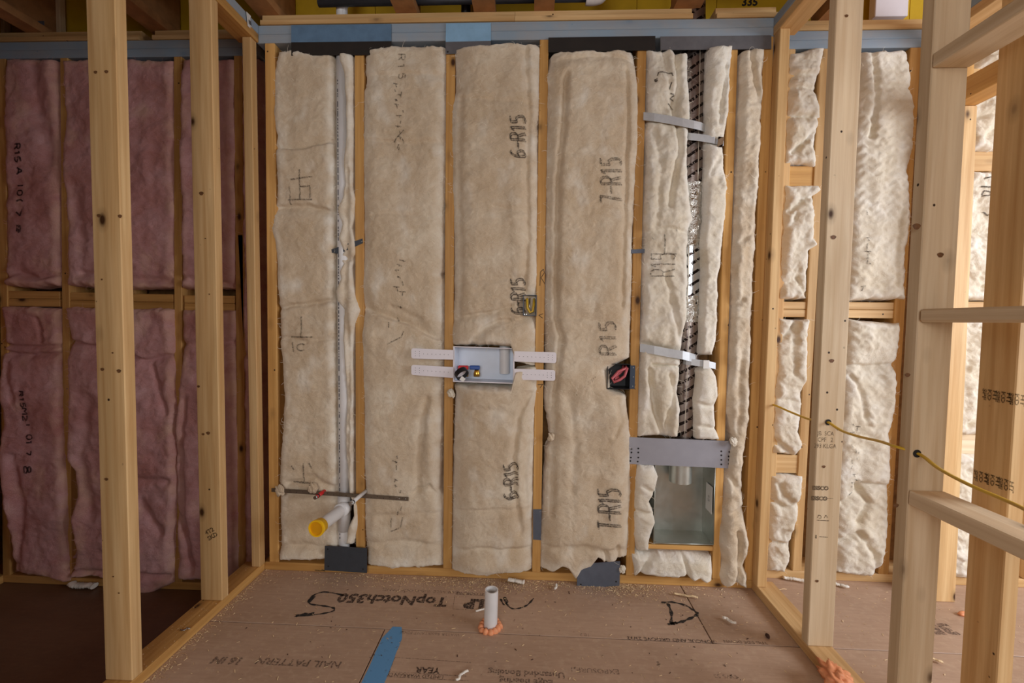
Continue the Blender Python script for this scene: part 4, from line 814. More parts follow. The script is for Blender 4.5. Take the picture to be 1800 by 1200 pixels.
for nm, q in (('flange', [(x0-.006, z1+.005), (x0, z1+.001), (x0, z0), (x0-.006, z0-.004)]), ('flange', [(x1, z1+sh+.001), (x1+.006, z1+sh+.004), (x1+.006, z0+sh-.004), (x1, z0+sh)]), ('flange', [(x0-.006, z0-.004), (x0, z0), (x1, z0+sh), (x1+.006, z0+sh-.004)]), ('flange', [(x0-.006, z1+.005), (x1+.006, z1+sh+.004), (x1, z1+sh+.001), (x0, z1+.001)])):
    V = [(x, yb-.003, z) for x, z in q]+[(x, yb+.002, z) for x, z in q]; obj(nm, V, [(0, 1, 2, 3), (4, 7, 6, 5), (0, 4, 5, 1), (1, 5, 6, 2), (2, 6, 7, 3), (3, 7, 4, 0)], M['white'], lb)
def arm(pa, pb, side):
    """A perforated arm from the box edge (two pixel points) to its rounded free end."""
    (ua, va, vb), (uc, vc, vd) = pa, pb
    bm = bmesh.new(); yy = yb-.014
    loop = [(ua, va), (ua, vb)]
    R_ = 4.0; s = 1 if uc > ua else -1
    for k in range(5): q = math.pi/2*k/4; loop.append((uc-s*R_*(1-math.sin(q)), vd-R_*(1-math.cos(q))))
    for k in range(5): q = math.pi/2*k/4; loop.append((uc-s*R_*(1-math.cos(q)), vc+R_*(1-math.sin(q))))
    vs = [bm.verts.new(tuple(P(u, v, y=yy))) for u, v in loop]; f = bm.faces.new(vs)
    r_ = bmesh.ops.extrude_face_region(bm, geom=[f]); bmesh.ops.translate(bm, verts=[e for e in r_['geom'] if isinstance(e, bmesh.types.BMVert)], vec=(0, .003, 0))
    o = bmobj('mounting_arm', bm, M['white'], lb)
    H = []
    for k in range(9):
        u = ua+(uc-ua)*(.12+.098*k); f_ = (u-ua)/(uc-ua); mv = (va+vb)/2*(1-f_)+(vc+vd)/2*f_
        if k < 7: H.append((u, mv))
        else: H += [(u, mv-4), (u, mv), (u, mv+4)]
    V, F = discs([tuple(P(u, v, y=yy-.0006)) for u, v in H], .0014); obj('arm_hole', V, F, M['hole'], o)
arm((797, 615, 632), (723, 612, 630), -1); arm((797, 645, 664), (723, 641, 659), -1); arm((904, 617, 635), (978, 619, 638), 1); arm((904, 648, 667), (976, 650, 669), 1)
hollow('standpipe_tail', tuple(P(887, 656, y=.045)), tuple(P(887, 606, y=.045)), .0232, .020, M['pvc'], lb)
def valve(u, v, col, y=.03):
    c = P(u, v+10, y=y); t = tube('valve_body', [(c[0], c[1], c[2]-.014), (c[0], c[1], c[2]), (c[0], c[1], c[2]+.012), (c[0], c[1], c[2]+.022)], [.0145, .015, .011, .007], M['brass'], lb, 14)
    h = box('valve_handle', (c[0]-.032, c[0]+.014), (c[1]-.014, c[1]+.006), (c[2]+.018, c[2]+.036), col, t, bev=.003); return c
valve(838, 646, M['blue']); valve(818, 646, M['red'])
M_R = .030; c = P(811, 656, y=-.045); dv = Vector((.55, -.5, -.62)).normalized()
ring = hollow('hammer_ring', Vector(c)-dv*.010, Vector(c)+dv*.012, M_R, M_R-.003, M['black'], lb); V, F = discs([tuple(Vector(c)-dv*.004)], M_R-.003, tuple(-dv), 24); obj('ring_face', V, F, M['white'], ring)
box('ring_label', (c[0]+.0, c[0]+.020), (c[1]-.030, c[1]-.0285), (c[2]-.030, c[2]-.012), M['sticker'], ring, bev=0, rot=(0, math.radians(35), 0))

# ------------------------------------------------------------------ electrical boxes
def ebox(label, u0, u1, v0, v1, dep, mat, name, y=-.004):
    t = thing(name, label, 'electrical box', tuple(P((u0+u1)/2, (v0+v1)/2, y=y)))
    xa, xb_ = P(u0, v0, y=y)[0], P(u1, v1, y=y)[0]; zt_, zb_ = P(u0, v0, y=y)[2], P(u1, v1, y=y)[2]; th = .0028
    quadbox('shell', [(xa, y, zt_), (xb_, y, zt_), (xb_, y, zb_), (xa, y, zb_)], [(xa+.002, y+dep, zt_-.002), (xb_-.002, y+dep, zt_-.002), (xb_-.002, y+dep, zb_+.002), (xa+.002, y+dep, zb_+.002)], mat, t)
    for a in (((xa-th, xa), (zb_-th, zt_+th)), ((xb_, xb_+th), (zb_-th, zt_+th)), ((xa, xb_), (zt_, zt_+th)), ((xa, xb_), (zb_-th, zb_))): box('rim', a[0], (y-.002, y+.006), a[1], mat, t, bev=.0006)
    return t, xa, xb_, zt_, zb_
M['box_blue'] = plain('blue_grey_box', srgb(52, 66, 84), .4, 0, .1)
t, xa, xb_, zt_, zb_ = ebox('small blue-grey switch box with yellow cable inside, beside the third full stud', 921, 942, 519, 554, .07, M['box_blue'], 'switch_box', -.026)
tube('cable_loop', [(xa+.012, .02, zt_-.004), (xa+.014, -.012, zt_-.02), (xa+.016, -.012, zt_-.055), (xa+.028, -.014, zb_+.012), (xb_-.014, -.014, zb_+.018), (xb_-.010, -.012, zt_-.04), (xb_-.009, .02, zt_-.004)], .0055, M['cable'], t, 10)
tube('bare_wire', [(xa+.026, .0, zt_-.01), (xa+.024, -.01, zt_-.04), (xa+.028, -.012, zt_-.06), (xa+.022, -.008, zb_+.02)], .0022, M['steel'], t, 8)
for dx, dz in ((.004, .004), (.012, .004)): V, F = discs([(xa+dx, -.0245, zb_+dz)], .0022); obj('screw_head', V, F, M['steel'], t)
t, xa, xb_, zt_, zb_ = ebox('black outlet box with a loop of red wire in the torn batt', 1069, 1106, 640, 683, .075, M['black'], 'outlet_box', -.020)
tube('wire_loop', [(xb_-.012, .02, zt_-.006), (xb_-.014, -.018, zt_-.016), (xa+.045, -.024, zt_-.03), (xa+.018, -.024, zt_-.062), (xa+.026, -.026, zb_+.028), (xa+.052, -.026, zb_+.04), (xb_-.022, -.024, zt_-.05), (xb_-.010, -.018, zt_-.014)], .0062, M['red_wire'], t, 10)
tube('wire_loop', [(xb_-.02, .02, zt_-.006), (xb_-.03, -.010, zt_-.03), (xa+.04, -.014, zt_-.05), (xa+.03, -.014, zb_+.04), (xa+.05, -.01, zb_+.05)], .0055, M['red_wire'], t, 10)
box('mounting_flange', (xb_+.001, xb_+.023), (-.0235, -.0205), (PZ(1110, 683, -.02), PZ(1110, 642, -.02)), M['box_blue'], t, bev=.002)
V, F = discs([(xb_+.015, -.0245, zt_-.012), (xb_+.016, -.0245, (zt_+zb_)/2), (xb_+.014, -.0245, zb_+.012)], .0022); obj('flange_hole', V, F, M['steel'], t)

# ------------------------------------------------------------------ foil duct, its straps, and the recessed dryer box
xd = 1.452
dd = thing('dryer_duct', 'tall round foil-wrapped duct running up between the insulation strips', 'duct', (xd, .062, .9))
ydc, rd = .060, .047
def dx(v): return float(PX(np.interp(v, [60, 300, 460, 620, 760], [1226, 1222, 1219, 1215, 1208]), v, .02))
def dz_(v): return PZ(1218, v, .02)
def duct_part(name, v0, v1, mat, rr=rd, wob=0.0, seed=1, parent=dd):
    n, m = 40, max(8, int((v1-v0)/3)); V = []
    for i in range(m+1):
        v = v0+(v1-v0)*i/m
        for k in range(n):
            q = 2*math.pi*k/n; r_ = rr+wob*float(fbm(np.array(q*3.0), np.array(v/7.0), seed, 3)); V.append((dx(v)+r_*math.cos(q), ydc-r_*math.sin(q), dz_(v)))
    F = [(i*n+k, i*n+(k+1) % n, (i+1)*n+(k+1) % n, (i+1)*n+k) for i in range(m) for k in range(n)]
    return obj(name, V, F, mat, parent, smooth=True)
duct_part('duct_section', -40, 345, M['foil'], rd, .0008, 2)
duct_part('foil_tape', 320, 432, M['foil_tape'], rd*1.05, .007, 5)
duct_part('duct_section', 425, 545, M['foil_plain'], rd*1.01, .0006, 7)
duct_part('foil_tape', 520, 566, M['foil_tape'], rd*1.02, .003, 9)
duct_part('duct_section', 550, 800, M['foil'], rd, .0008, 11)
def seam(v0, v1, off):
    a = [(dx(v)+off, ydc-math.sqrt(max(rd**2-off**2, 0))-.001, dz_(v)) for v in np.linspace(v0, v1, 8)]; tube('seam', a, .0017, M['seam'], dd, 6)
seam(60, 330, .010); seam(430, 540, -.022); seam(556, 780, -.014)
def strap(label, pts, hgt, y_list, group=None, parent_parts=()):
    """A thin flat steel strap that follows the given pixel points at the given depths."""
    t = thing('pipe_strap', label, 'strap', tuple(P(pts[0][0], pts[0][1], y=y_list[0]))); V = []
    for (u, v), y in zip(pts, y_list):
        c = P(u, v, y=y); V += [(c[0], c[1], c[2]+hgt/2), (c[0], c[1], c[2]-hgt/2)]
    n = len(pts); F = [(2*i, 2*i+1, 2*i+3, 2*i+2) for i in range(n-1)]
    o = obj('band', V, F, M['strap'], t); m = o.modifiers.new('thickness', 'SOLIDIFY'); m.thickness = .0012
    return t
strap('upper steel strap round the duct, nailed to the stud left of it', [(1131, 204), (1150, 206), (1175, 210), (1200, 215), (1220, 219), (1232, 222), (1239, 225), (1241, 228)], .034, [-.006, -.022, -.028, -.028, -.020, -.010, .010, .03])
t = strap('upper steel strap round the duct, nailed to the stud right of it', [(1205, 238), (1208, 239), (1214, 240), (1225, 241), (1240, 243), (1255, 246), (1272, 250)], .030, [.035, .010, -.004, -.010, -.018, -.022, -.006])
box('foil_tab', (PX(1262, 247, -.03), PX(1272, 247, -.03)), (-.029, -.026), (PZ(1267, 258, -.03), PZ(1267, 240, -.03)), M['foil_plain'], t, rot=(0, .12, 0))
strap('lower steel strap round the duct, nailed to the stud left of it', [(1125, 611), (1150, 615), (1175, 620), (1200, 624), (1212, 627), (1222, 630), (1225, 633)], .037, [-.006, -.030, -.034, -.030, -.018, .004, .03])
t = strap('lower steel strap round the duct, nailed to the stud right of it', [(1200, 634), (1206, 635), (1215, 636), (1230, 638), (1245, 640), (1258, 643)], .028, [.03, .0, -.010, -.022, -.024, -.006])
box('tape_wrap', (PX(1236, 640, -.03), PX(1247, 640, -.03)), (-.031, -.027), (PZ(1241, 648, -.03), PZ(1241, 633, -.03)), M['sticker'], t)
ybx = -.002; db = thing('dryer_vent_box', 'recessed galvanised dryer vent box with a duct collar in its top', 'vent box', tuple(P(1200, 900, y=ybx)))
q = [P(u, v, y=ybx) for u, v in ((1152, 812), (1257, 816), (1254, 957), (1149, 954))]
cx = sum(p[0] for p in q)/4
inn = [(p[0]+(.004 if p[0] < cx else -.004), .125, p[2]+(.003 if i > 1 else 0)) for i, p in enumerate(q)]
quadbox('shell', q, inn, M['galv'], db)
for a, b in ((0, 3), (1, 2), (3, 2)): tube('folded_edge', [tuple(q[a]), tuple(q[b])], .0022, M['galv'], db, 8)
for u, v in ((1152, 951), (1250, 953)): V, F = discs([tuple(P(u, v, y=ybx-.003))], .003); obj('screw_head', V, F, M['steel'], db)
cc = (PX(1197, 840, .045), .055)
hollow('duct_collar', (cc[0], cc[1], PZ(1197, 853, .0)), (cc[0], cc[1], PZ(1197, 800, .0)), .049, .0475, M['galv'], db)
xr_ = (q[1][0]+q[2][0])/2-.006
st = box('sticker', (xr_-.0015, xr_+.0005), (.008, .075), (PZ(1250, 900, .03), PZ(1250, 853, .03)), M['sticker'], db, bev=0)
o = flat_text('N\n2.6', .016, M['hole'], (xr_-.0022, .04, PZ(1250, 877, .03)), (0, -1, 0), (0, 0, 1), parent=st)

# ------------------------------------------------------------------ yellow cable through the right partition
pts = [P(1352, 710, x=1.79), P(1378, 717, y=-.10), P(1400, 727, y=-.2), P(1424, 737, y=-.30)]
e = P(1456, 742, y=-.406)
pc = [np.array((XR+.03, .0, P(1358, 711, y=-.045)[2])), P(1362, 712, y=-.06), P(1390, 724, y=-.16), P(1424, 737, y=-.29), np.array((e[0], -.36, e[2]+.004)), e, P(1480, 757, y=-.47), P(1510, 767, y=-.56), P(1545, 775, y=-.67), P(1573, 784, y=-.745), P(1616, 798, y=-.787), P(1650, 823, y=-.86), P(1700, 850, y=-.95), P(1760, 876, y=-1.03), P(1800, 894, y=-1.09), P(1870, 930, y=-1.2), P(1990, 990, y=-1.35)]
def smooth_path(p, n=8):
    p = [Vector(x) for x in p]; p = [p[0]]+p+[p[-1]]; out = []
    for i in range(1, len(p)-2):
        for k in range(n):
            t = k/n; a, b, c, d = p[i-1], p[i], p[i+1], p[i+2]
            out.append(.5*((2*b)+(-a+c)*t+(2*a-5*b+4*c-d)*t*t+(-a+3*b-3*c+d)*t**3))
    return out+[p[-2]]
o = tube('cable', smooth_path(pc), .0062, M['cable'], None, 10, squash=.6); tag(o, 'yellow electrical cable threaded through the right partition studs', 'cable')
# dark bored holes in the stud faces the cable leaves through
for parent, c in ((pr_, e+np.array((0, .0005, 0))), (pr_, P(1612, 797, y=-.7855))):
    V, F = discs([tuple(c+np.array((0, -.0004, 0)))], .0105, (0, -1, 0), 16); obj('bored_hole', V, F, M['hole'], parent)

# ------------------------------------------------------------------ pipe stub in the floor, foam
c0 = P(862, 1102, z=0); zt_ = P(868, 1036, y=float(c0[1]))[2]
fp = thing('floor_pipe', 'short open white pipe standing up through the floor in orange foam', 'pipe', (c0[0], c0[1], 0))
hollow('pipe', (c0[0], c0[1], -.015), (c0[0]+.003, c0[1], zt_), .0258, .0215, M['pvc'], fp, 32)
r = random.Random(8)
def blob(name, c, rx, ry, rz, mat, seed, parent=None, amp=.35, sc=2.4, sub=3):
    bm = bmesh.new(); bmesh.ops.create_icosphere(bm, subdivisions=sub, radius=1.0)
    for v in bm.verts:
        p = v.co.copy(); k = 1+amp*float(fbm(np.array(p.x*sc+p.z), np.array(p.y*sc-p.z), seed, 3)); v.co = Vector((p.x*rx*k, p.y*ry*k, p.z*rz*k))+Vector(c)
    return bmobj(name, bm, mat, parent, smooth=True)
for k in range(13):
    q = 2*math.pi*k/13; rr = .036+r.uniform(-.003, .005)
    blob('foam_bead', (c0[0]+rr*math.cos(q), c0[1]+rr*math.sin(q)*.95, .004), r.uniform(.009, .014), r.uniform(.009, .014), r.uniform(.010, .016), M['foam'], k+3, fp, .3, 1.6, 2)
fc = P(1472, 1188, z=.06)
o = blob('foam_chunk', (fc[0], fc[1], .052), .040, .062, .024, M['foam'], 91, None, .75, 2.8, 4); tag(o, 'big lump of orange spray foam on the right bottom plate', 'foam')
fc = P(1697, 1080, z=.005)
o = blob('foam_scrap', (fc[0], fc[1], .007), .028, .012, .009, M['foam'], 97, None, .5, 2, 3); tag(o, 'tiny scrap of orange foam on the floor beyond the door post', 'foam')

# ------------------------------------------------------------------ little tag on the blue plate, top left
tc = P(438, 24, x=XL+.002)
tg = box('lumber_tag', (XL+.001, XL+.0018), (tc[1]-.020, tc[1]+.022), (2.415, 2.468), M['sticker'], None, bev=0, rot=(.22, 0, .18)); tag(tg, 'small white paper tag stapled to the blue left top plate', 'tag')
V, F = [], []
for k in range(4): s = len(V); V += [(XL+.0012+.004, tc[1]-.012, 2.428+k*.004), (XL+.0012+.004, tc[1]+.012, 2.428+k*.004), (XL+.0012+.004, tc[1]+.012, 2.4305+k*.004), (XL+.0012+.004, tc[1]-.012, 2.4305+k*.004)]; F.append((s, s+1, s+2, s+3))
obj('tag_print', V, F, M['hole'], tg)

# ------------------------------------------------------------------ pipes above the wall
def over(label, name, cat='pipe'): return thing(name, label, cat, (0.5, .1, 2.5))
t = over('white plastic pipe end rising above the top plate at the left', 'roof_vent_pipe'); x = PX(601, 8, .07)
tube('pipe', [(x, .07, 2.468), (x, .07, 2.84)], .0245, M['pvc'], t, 20); tube('coupling', [(x, .07, PZ(601, 7, .07)), (x, .07, 2.84)], .031, M['pvc'], t, 20)
t = over('long horizontal pipe above the top plate, ending in a white elbow', 'ceiling_pipe'); zp = PZ(900, 0, .03)
tube('pipe', [(PX(560, 0, .03), .03, zp), (PX(1036, 0, .03), .03, zp+.003)], .016, M['plate_dark'], t, 16)
xe = PX(1052, 4, .03); tube('elbow', smooth_path([(PX(1030, 2, .03), .03, zp), (xe-.02, .03, zp), (xe+.012, .03, zp+.012), (xe+.02, .03, zp+.06), (xe+.02, .03, zp+.2)], 5), .026, M['pvc'], t, 18)
t = over('black pipe end between the joists above the top plate', 'drain_pipe'); x = PX(819, 6, .11); tube('pipe', [(x, .11, 2.515), (x, .11, 2.85)], .0215, M['black'], t, 18)
t = over('dark green pipe between the joists above the left top plate', 'conduit_pipe'); x = PX(281, 20, .17); tube('pipe', [(x, .17, 2.52), (x, .17, 2.85)], .014, M['plate_dark'], t, 14)

# ------------------------------------------------------------------ writing on lumber
def on_plane(text, u, v, size, y=None, x=None, xd=(1, 0, 0), yd=(0, 0, 1), parent=None, mat=None, squeeze=1.0, bold=0.0):
    p = P(u, v, y=y) if y is not None else P(u, v, x=x)
    return flat_text(text, size, mat or M['stamp'], tuple(p), xd, yd, parent=parent, squeeze=squeeze, bold=bold)
yE = -.4049
on_plane('JB  SCA\nCPF   2\n293 KLGA', 1451, 773, .022, y=yE, parent=stud_E, squeeze=.8)
on_plane('ESSCO', 1442, 858, .019, y=yE, parent=stud_E, bold=.0012); on_plane('ESSCO', 1440, 876, .019, y=yE, parent=stud_E, bold=.0012)
on_plane('-----------', 1457, 875, .014, y=yE, parent=stud_E, squeeze=.6)
def lines_on_y(lines, y, wpx, mat, parent, name='printed_mark'):
    V, F = [], []
    for ln in lines:
        p = np.array(ln, float)
        for a, b in zip(p[:-1], p[1:]):
            d = b-a; n = np.array((-d[1], d[0]))/(np.hypot(*d)+1e-9)*wpx; s = len(V)
            for q in (a+n, b+n, b-n, a-n): V.append(tuple(P(q[0], q[1], y=y)))
            F.append((s, s+1, s+2, s+3))
    return obj(name, V, F, mat, parent)
lines_on_y([[(1437, 910), (1439, 905), (1443, 906), (1444, 910), (1440, 911)], [(1449, 910), (1452, 905), (1455, 910)], [(1436, 914), (1457, 915)], [(1435, 940), (1435, 946)], [(1434, 940), (1434, 946)], [(1440, 943), (1455, 944)]], yE, .6, M['stamp'], stud_E)
# stamps on the side of the cross-wall stud: rows of rotated block letters
xG = 1.9112
for u, v in ((1739, 694), (1763, 698), (1787, 702), (1724, 838), (1744, 844), (1768, 852)):
    on_plane('HT\nKD\nSPF', u, v, .0125, x=xG, xd=(0, 0, -1), yd=(0, -1, 0), parent=stud_G, bold=.0005, squeeze=1.6)
yB = -.2938
stud_B = [o for o in pl.children if o.name.startswith('stud')][1]
p = P(371, 938, y=yB); flat_text('4T2\nSKD', .024, M['stamp'], tuple(p), (.85, 0, .5), (-.5, 0, .85), parent=stud_B, bold=.0008)
# knots that show on the nearest posts
def knots(parent, y, spots):
    for u, v, r_ in spots:
        c = P(u, v, y=y); V = [tuple(c+np.array((0, -.0004, 0)))]+[tuple(c+np.array((r_*math.cos(q)*(1+.15*math.sin(3*q)), -.0004, r_*.8*math.sin(q)))) for q in np.linspace(0, 2*math.pi, 14, endpoint=False)]
        obj('knot', V, [(0, 1+(k+1) % 14, 1+k) for k in range(14)], M['knot'], parent)
M['knot'] = plain('knot_wood', srgb(112, 74, 40), .6, 0, .4, 160)
knots(stud_C, -.6949, [(168, 127, .0055), (187, 126, .006), (174, 379, .0065), (211, 380, .0065), (180, 649, .006), (209, 652, .007), (187, 842, .006), (179, 491, .003), (198, 620, .003), (199, 1013, .003), (209, 1042, .003)])
knots(stud_B, -.2935, [(357, 763, .006), (366, 761, .008), (349, 679, .006), (354, 340, .009), (368, 517, .003), (361, 419, .003)])
knots(stud_E, -.4046, [(1465, 417, .009), (1462, 634, .008), (1448, 820, .006), (1436, 1021, .006), (1488, 28, .006)])
knots(stud_F, -.7855, [(1611, 398, .010), (1653, 448, .008), (1646, 112, .009), (1595, 659, .007), (1575, 888, .007)])
for body, u, v in (('SPF 24', 727, 14), ('SPF 24', 958, 12), ('SPF', 489, 16)):
    p = P(u, v, y=.124); flat_text(body, .018, M['stamp'], tuple(p), (1, 0, 0), (0, 0, 1), parent=ceil)
p = P(1318, 4, y=.2395); flat_text('335', .05, M['hole'], tuple(p), (1, 0, 0), (0, 0, 1), parent=rim, bold=.002)
# pencil marks on the studs of the back wall
S3 = [o for o in back.children if o.name.startswith('stud')][3]; S4 = [o for o in back.children if o.name.startswith('stud')][4]
lines_on_y([[(949, 502), (950, 478), (955, 473), (957, 479), (951, 488), (958, 499)], [(955, 551), (947, 554), (954, 559)], [(945, 676), (954, 675), (949, 682)]], -.0006, .5, M['pencil'], S3, 'pencil_mark')
lines_on_y([[(1117, 676), (1110, 679), (1117, 684)]], -.0006, .5, M['pencil'], S4, 'pencil_mark')

# ------------------------------------------------------------------ marks and print on the floor
zf = .0009
def floor_strokes(lines, wid, mat, name, z=zf):
    V, F = [], []
    for ln in lines:
        p = [P(u, v, z=z) for u, v in ln]; p = [np.array(x) for x in smooth_path(p, 6)] if len(p) > 2 else [np.array(x) for x in p]
        m = len(p); wv = wid if np.isscalar(wid) else None
        s = len(V)
        for i in range(m):
            t = p[min(i+1, m-1)]-p[max(i-1, 0)]; n = np.array((-t[1], t[0], 0))/(np.linalg.norm(t)+1e-9)*wid*(.75+.35*math.sin(i*1.3))
            V += [tuple(p[i]+n), tuple(p[i]-n)]
        F += [(s+2*i, s+2*i+1, s+2*i+3, s+2*i+2) for i in range(m-1)]
    return obj(name, V, F, mat, floor)
floor_strokes([[(606, 1046), (570, 1040), (548, 1048), (544, 1060), (566, 1064), (586, 1068), (584, 1074), (560, 1079), (518, 1083)]], .0052, M['marker'], 'marker_letter')
floor_strokes([[(520, 1082), (535, 1079), (552, 1078)], [(543, 1058), (552, 1047)]], .0085, M['marker'], 'marker_letter', zf+.0003)
floor_strokes([[(880, 1052), (886, 1062), (892, 1056), (886, 1049), (890, 1060), (900, 1069), (915, 1068), (928, 1062), (938, 1051)]], .0046, M['marker'], 'marker_letter')
floor_strokes([[(1163, 1059), (1182, 1058), (1206, 1064), (1222, 1074), (1226, 1079), (1214, 1086), (1196, 1093), (1178, 1096)], [(1174, 1060), (1180, 1076), (1180, 1096)], [(1174, 1097), (1190, 1094)]], .0072, M['marker'], 'marker_letter')
def floor_text(body, u, v, size, mat, ang=180, squeeze=1.0, bold=0.0, z=zf):
    p = P(u, v, z=z); a = math.radians(ang)
    return flat_text(body, size, mat, tuple(p), (math.cos(a), math.sin(a), 0), (-math.sin(a), math.cos(a), 0), parent=floor, squeeze=squeeze, bold=bold)
floor_text('TopNotch350', 690, 1053, .082, M['print'], 180, .98, .003); floor_text('LP', 834, 1060, .080, M['print'], 180, 1.0, .006)
floor_strokes([[(800, 1044), (862, 1047)], [(862, 1047), (861, 1072)], [(861, 1072), (796, 1070)], [(796, 1070), (800, 1044)]], .0012, M['print_faint'], 'printed_frame')
floor_text('SUB-FLOORING', 836, 1043, .024, M['print'], 180); floor_text('DURABLE SUB-FLOOR PANEL', 738, 1038, .026, M['print_faint'], 180)
floor_text('350', 1640, 1103, .085, M['print_faint'], 180, 1.2, .005)
floor_text('TONGUE AND GROOVE 23/32', 1180, 1124, .024, M['print'], 180, 1.0, .0004); floor_text('THIS SIDE DOWN', 1310, 1128, .020, M['print'], 180)
floor_text('18.2', 1028, 1115, .022, M['print_faint'], 180); floor_text('WATER RESISTANT EDGE', 755, 1113, .020, M['print_faint'], 180)
floor_text('NAIL PATTERN', 525, 1164, .040, M['print_faint'], 180, 1.1, .001); floor_text('16 IN', 400, 1160, .042, M['print_faint'], 180, 1.1, .002)
floor_strokes([[(694, 1155), (828, 1164)], [(694, 1155), (681, 1189)], [(681, 1189), (825, 1196)], [(683, 1180), (822, 1188)]], .0012, M['print_faint'], 'printed_frame')
floor_text('YEAR', 752, 1177, .034, M['print'], 180, 1.0, .001); floor_text('LIMITED WARRANTY', 730, 1187, .020, M['print'], 180)
floor_text('Edge Bearing\nUnsanded Bonding', 925, 1190, .034, M['print_faint'], 180, 1.0, .001); floor_text('EXPOSURE 1', 1045, 1178, .030, M['print_faint'], 180); floor_text('EWS 53', 1275, 1188, .024, M['print_faint'], 180)
floor_strokes([[(1155, 1162), (1158, 1166), (1156, 1170)]], .006, M['print_faint'], 'printed_mark')
V, F = [], []; n = 40
for i in range(n+1):
    f = i/n; y = -.345-f*.50; wob = .004*float(noise2(np.array(f*9.0), np.array(0.0), 3)); e = .02*(1-min(1, f*8))
    for dx_ in (.008+e, .045, .082-e): V.append((.237+dx_+wob, y, zf))
for i in range(n):
    for k in (0, 1): F.append((3*i+k, 3*i+k+1, 3*i+k+4, 3*i+k+3))
obj('paint_stripe', V, F, M['blue_paint'], floor)

# ------------------------------------------------------------------ sawdust, scraps
r = random.Random(12); V, F = [], []
def flake(x, y, z, s, el=1.0):
    a = r.uniform(0, math.pi*2); ca, sa = math.cos(a), math.sin(a); k = len(V); h = r.uniform(.3, 1)*s*.6
    for dx_, dy, dz in ((-s*el, -s*.4, 0), (s*el, -s*.4, h*.3), (s*el*.8, s*.4, h), (-s*el*.9, s*.45, h*.4)): V.append((x+dx_*ca-dy*sa, y+dx_*sa+dy*ca, z+dz))
    F.append((k, k+1, k+2, k+3))
for _ in range(2300):
    d = abs(r.gauss(0, .045)); c_ = r.choice(((.70, .12), (.5, .2), (1.2, .07), (1.22, .10), (.2, .3), (1.0, .5), (.6, .5)))
    x = r.gauss(*c_)
    if -.40 < x < 1.74: flake(x, -.004-d, .0012, r.uniform(.0012, .0034), r.uniform(.8, 2.2))
for _ in range(800):
    x, y = r.uniform(-.42, 1.74), -r.random()**1.6*.75; flake(x, y-.01, .0012, r.uniform(.001, .0032), r.uniform(.8, 3))
for _ in range(500): flake(XL+abs(r.gauss(0, .025))+.003, -r.uniform(0, .75), .0012, r.uniform(.001, .0034), r.uniform(.8, 2.5))
for _ in range(260): flake(r.uniform(1.88, 2.9), r.uniform(-.55, .07), .0012, r.uniform(.001, .003), r.uniform(.8, 3))
for _ in range(120): flake(r.uniform(XL-.08, XL-.004), -r.uniform(.02, .68), .0392, r.uniform(.001, .002), r.uniform(.8, 2))
o = obj('sawdust', V, F, M['saw']); o['kind'] = 'stuff'; tag(o, 'pale sawdust and wood flakes strewn along the floor plate', 'sawdust')
V, F = [], []
for _ in range(130): flake(r.uniform(-.3, 1.7), -r.uniform(.02, .7), .0012, r.uniform(.0012, .004), r.uniform(.6, 1.6))
o = obj('grit', V, F, M['stone']); o['kind'] = 'stuff'; tag(o, 'dark grit scattered over the brown subfloor', 'grit')
def shred(name, label, u, v, L_, seed, mat=None, z=.004, cat='scrap', wid=.005):
    c = P(u, v, z=z-.004); rr = random.Random(seed)
    p = [Vector((c[0]+(k/5-.5)*L_*math.cos(seed)+rr.uniform(-.004, .004), c[1]+(k/5-.5)*L_*math.sin(seed)+rr.uniform(-.004, .004), z+wid*.5+rr.uniform(0, .006))) for k in range(6)]
    o = tube(name, smooth_path(p, 4), [wid*(.35+.65*abs(math.sin((i+1)*1.7))) for i in range(21)], mat or M['fluff'], None, 8, squash=.6); return tag(o, label, cat)
shred('insulation_scrap', 'small white fluff on the floor near the marker letter D', 1282, 1094, .045, 2.4, wid=.008)
shred('insulation_scrap', 'white fluff clump on the floor right of the floor pipe', 908, 1026, .07, 3.0, wid=.014)
shred('insulation_scrap', 'white fluff standing near the tilted grey plate', 976, 1035, .03, 1.3, wid=.009)
shred('insulation_scrap', 'white shred of fluff beside the foot of the floor pipe', 846, 1075, .04, .4, wid=.006)
shred('insulation_scrap', 'pale shred on the floor below the printed frame', 812, 1191, .045, .9, wid=.006)
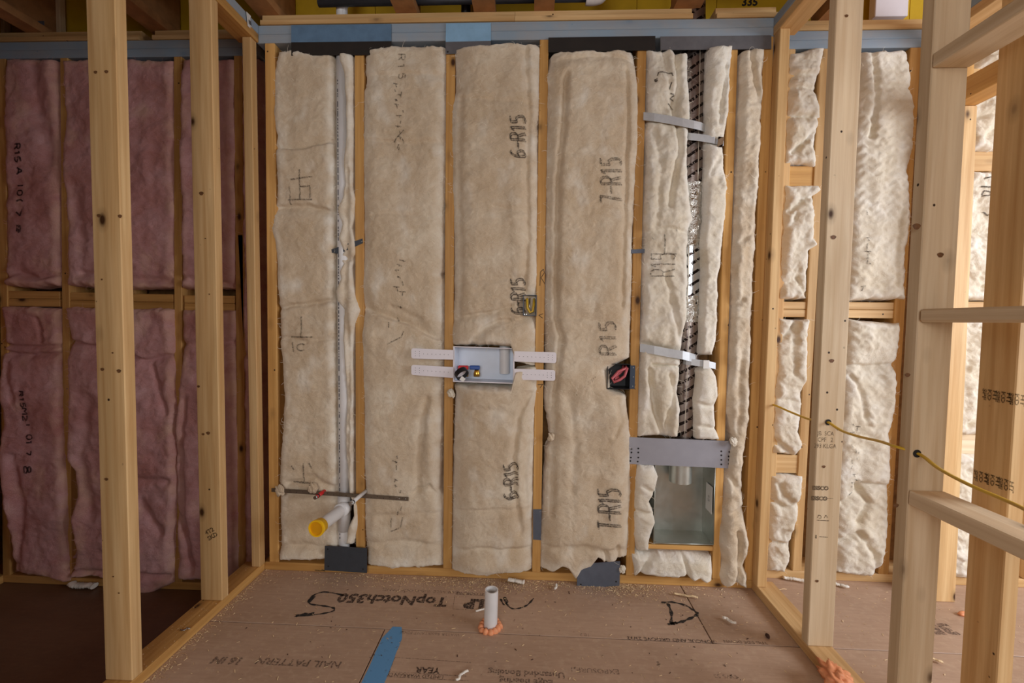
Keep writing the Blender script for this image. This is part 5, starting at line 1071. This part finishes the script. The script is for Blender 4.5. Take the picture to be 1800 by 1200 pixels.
shred('insulation_scrap', 'white fluff on the floor right of the stamped stud', 1478, 1032, .05, 2.6, wid=.010)
shred('insulation_scrap', 'long white fluff on the floor by the right corner post', 1395, 1022, .09, 2.8, wid=.012)
shred('insulation_scrap', 'pale fluff on the dark floor under the pink batts', 145, 1034, .12, 3.1, wid=.022, z=ZL+.006)
shred('wood_shaving', 'bunch of pale wood shavings on the floor above the marker letter D', 1205, 1050, .09, 2.9, M['saw'], wid=.007)
shred('wood_shaving', 'curled wood shaving on the floor beyond the door post', 1640, 1162, .05, 2.5, M['saw'], wid=.007)
shred('wood_shaving', 'thin pale splinter on the floor between stud and door post', 1372, 1040, .05, .2, M['saw'], wid=.003)
shred('nail', 'dark nail lying at the floor plate by the dark grey plate', 562, 1005, .05, 2.95, M['hole'], wid=.003, cat='nail')
shred('nail', 'bright bent nail on the left bottom plate', 327, 1108, .03, .5, M['steel'], z=.039, wid=.003, cat='nail')
o = blob('pebble', tuple(P(1349, 1117, z=.006)), .007, .012, .007, M['red'], 55, None, .3, 1.5, 2); o.data.materials[0] = M['stone']; tag(o, 'dark red crumb on the floor by the right bottom plate', 'debris')
for lab, u, v, y, s, sd in (('tuft of fluff stuck to the stud just below the washer box', 793, 691, -.012, .018, 5), ('torn curl of fluff on the stud left of the wide batt', 969, 768, -.02, .016, 6), ('white tuft hanging over the right end of the wide steel plate', 1289, 776, -.03, .018, 7), ('puff of fluff covering the left end of the bracket strip', 492, 862, -.026, .024, 8), ('puff of fluff on the bracket strip by the red pipe', 550, 858, -.026, .022, 9), ('white tuft sagging over the tilted grey plate', 1094, 1000, -.03, .016, 10)):
    o = blob('insulation_tuft', tuple(P(u, v, y=y)), s*.85, .008, s, M['cream_white'] if sd in (5, 7, 10) else M['cream'], sd, None, .75, 1.7, 4); tag(o, lab, 'insulation')

for o in bpy.data.objects:
    if o.name.split('.')[0] in ('nail_hole', 'arm_hole', 'strip_hole', 'pipe_print', 'flange_hole', 'tag_print'): o['kind'] = 'stuff'
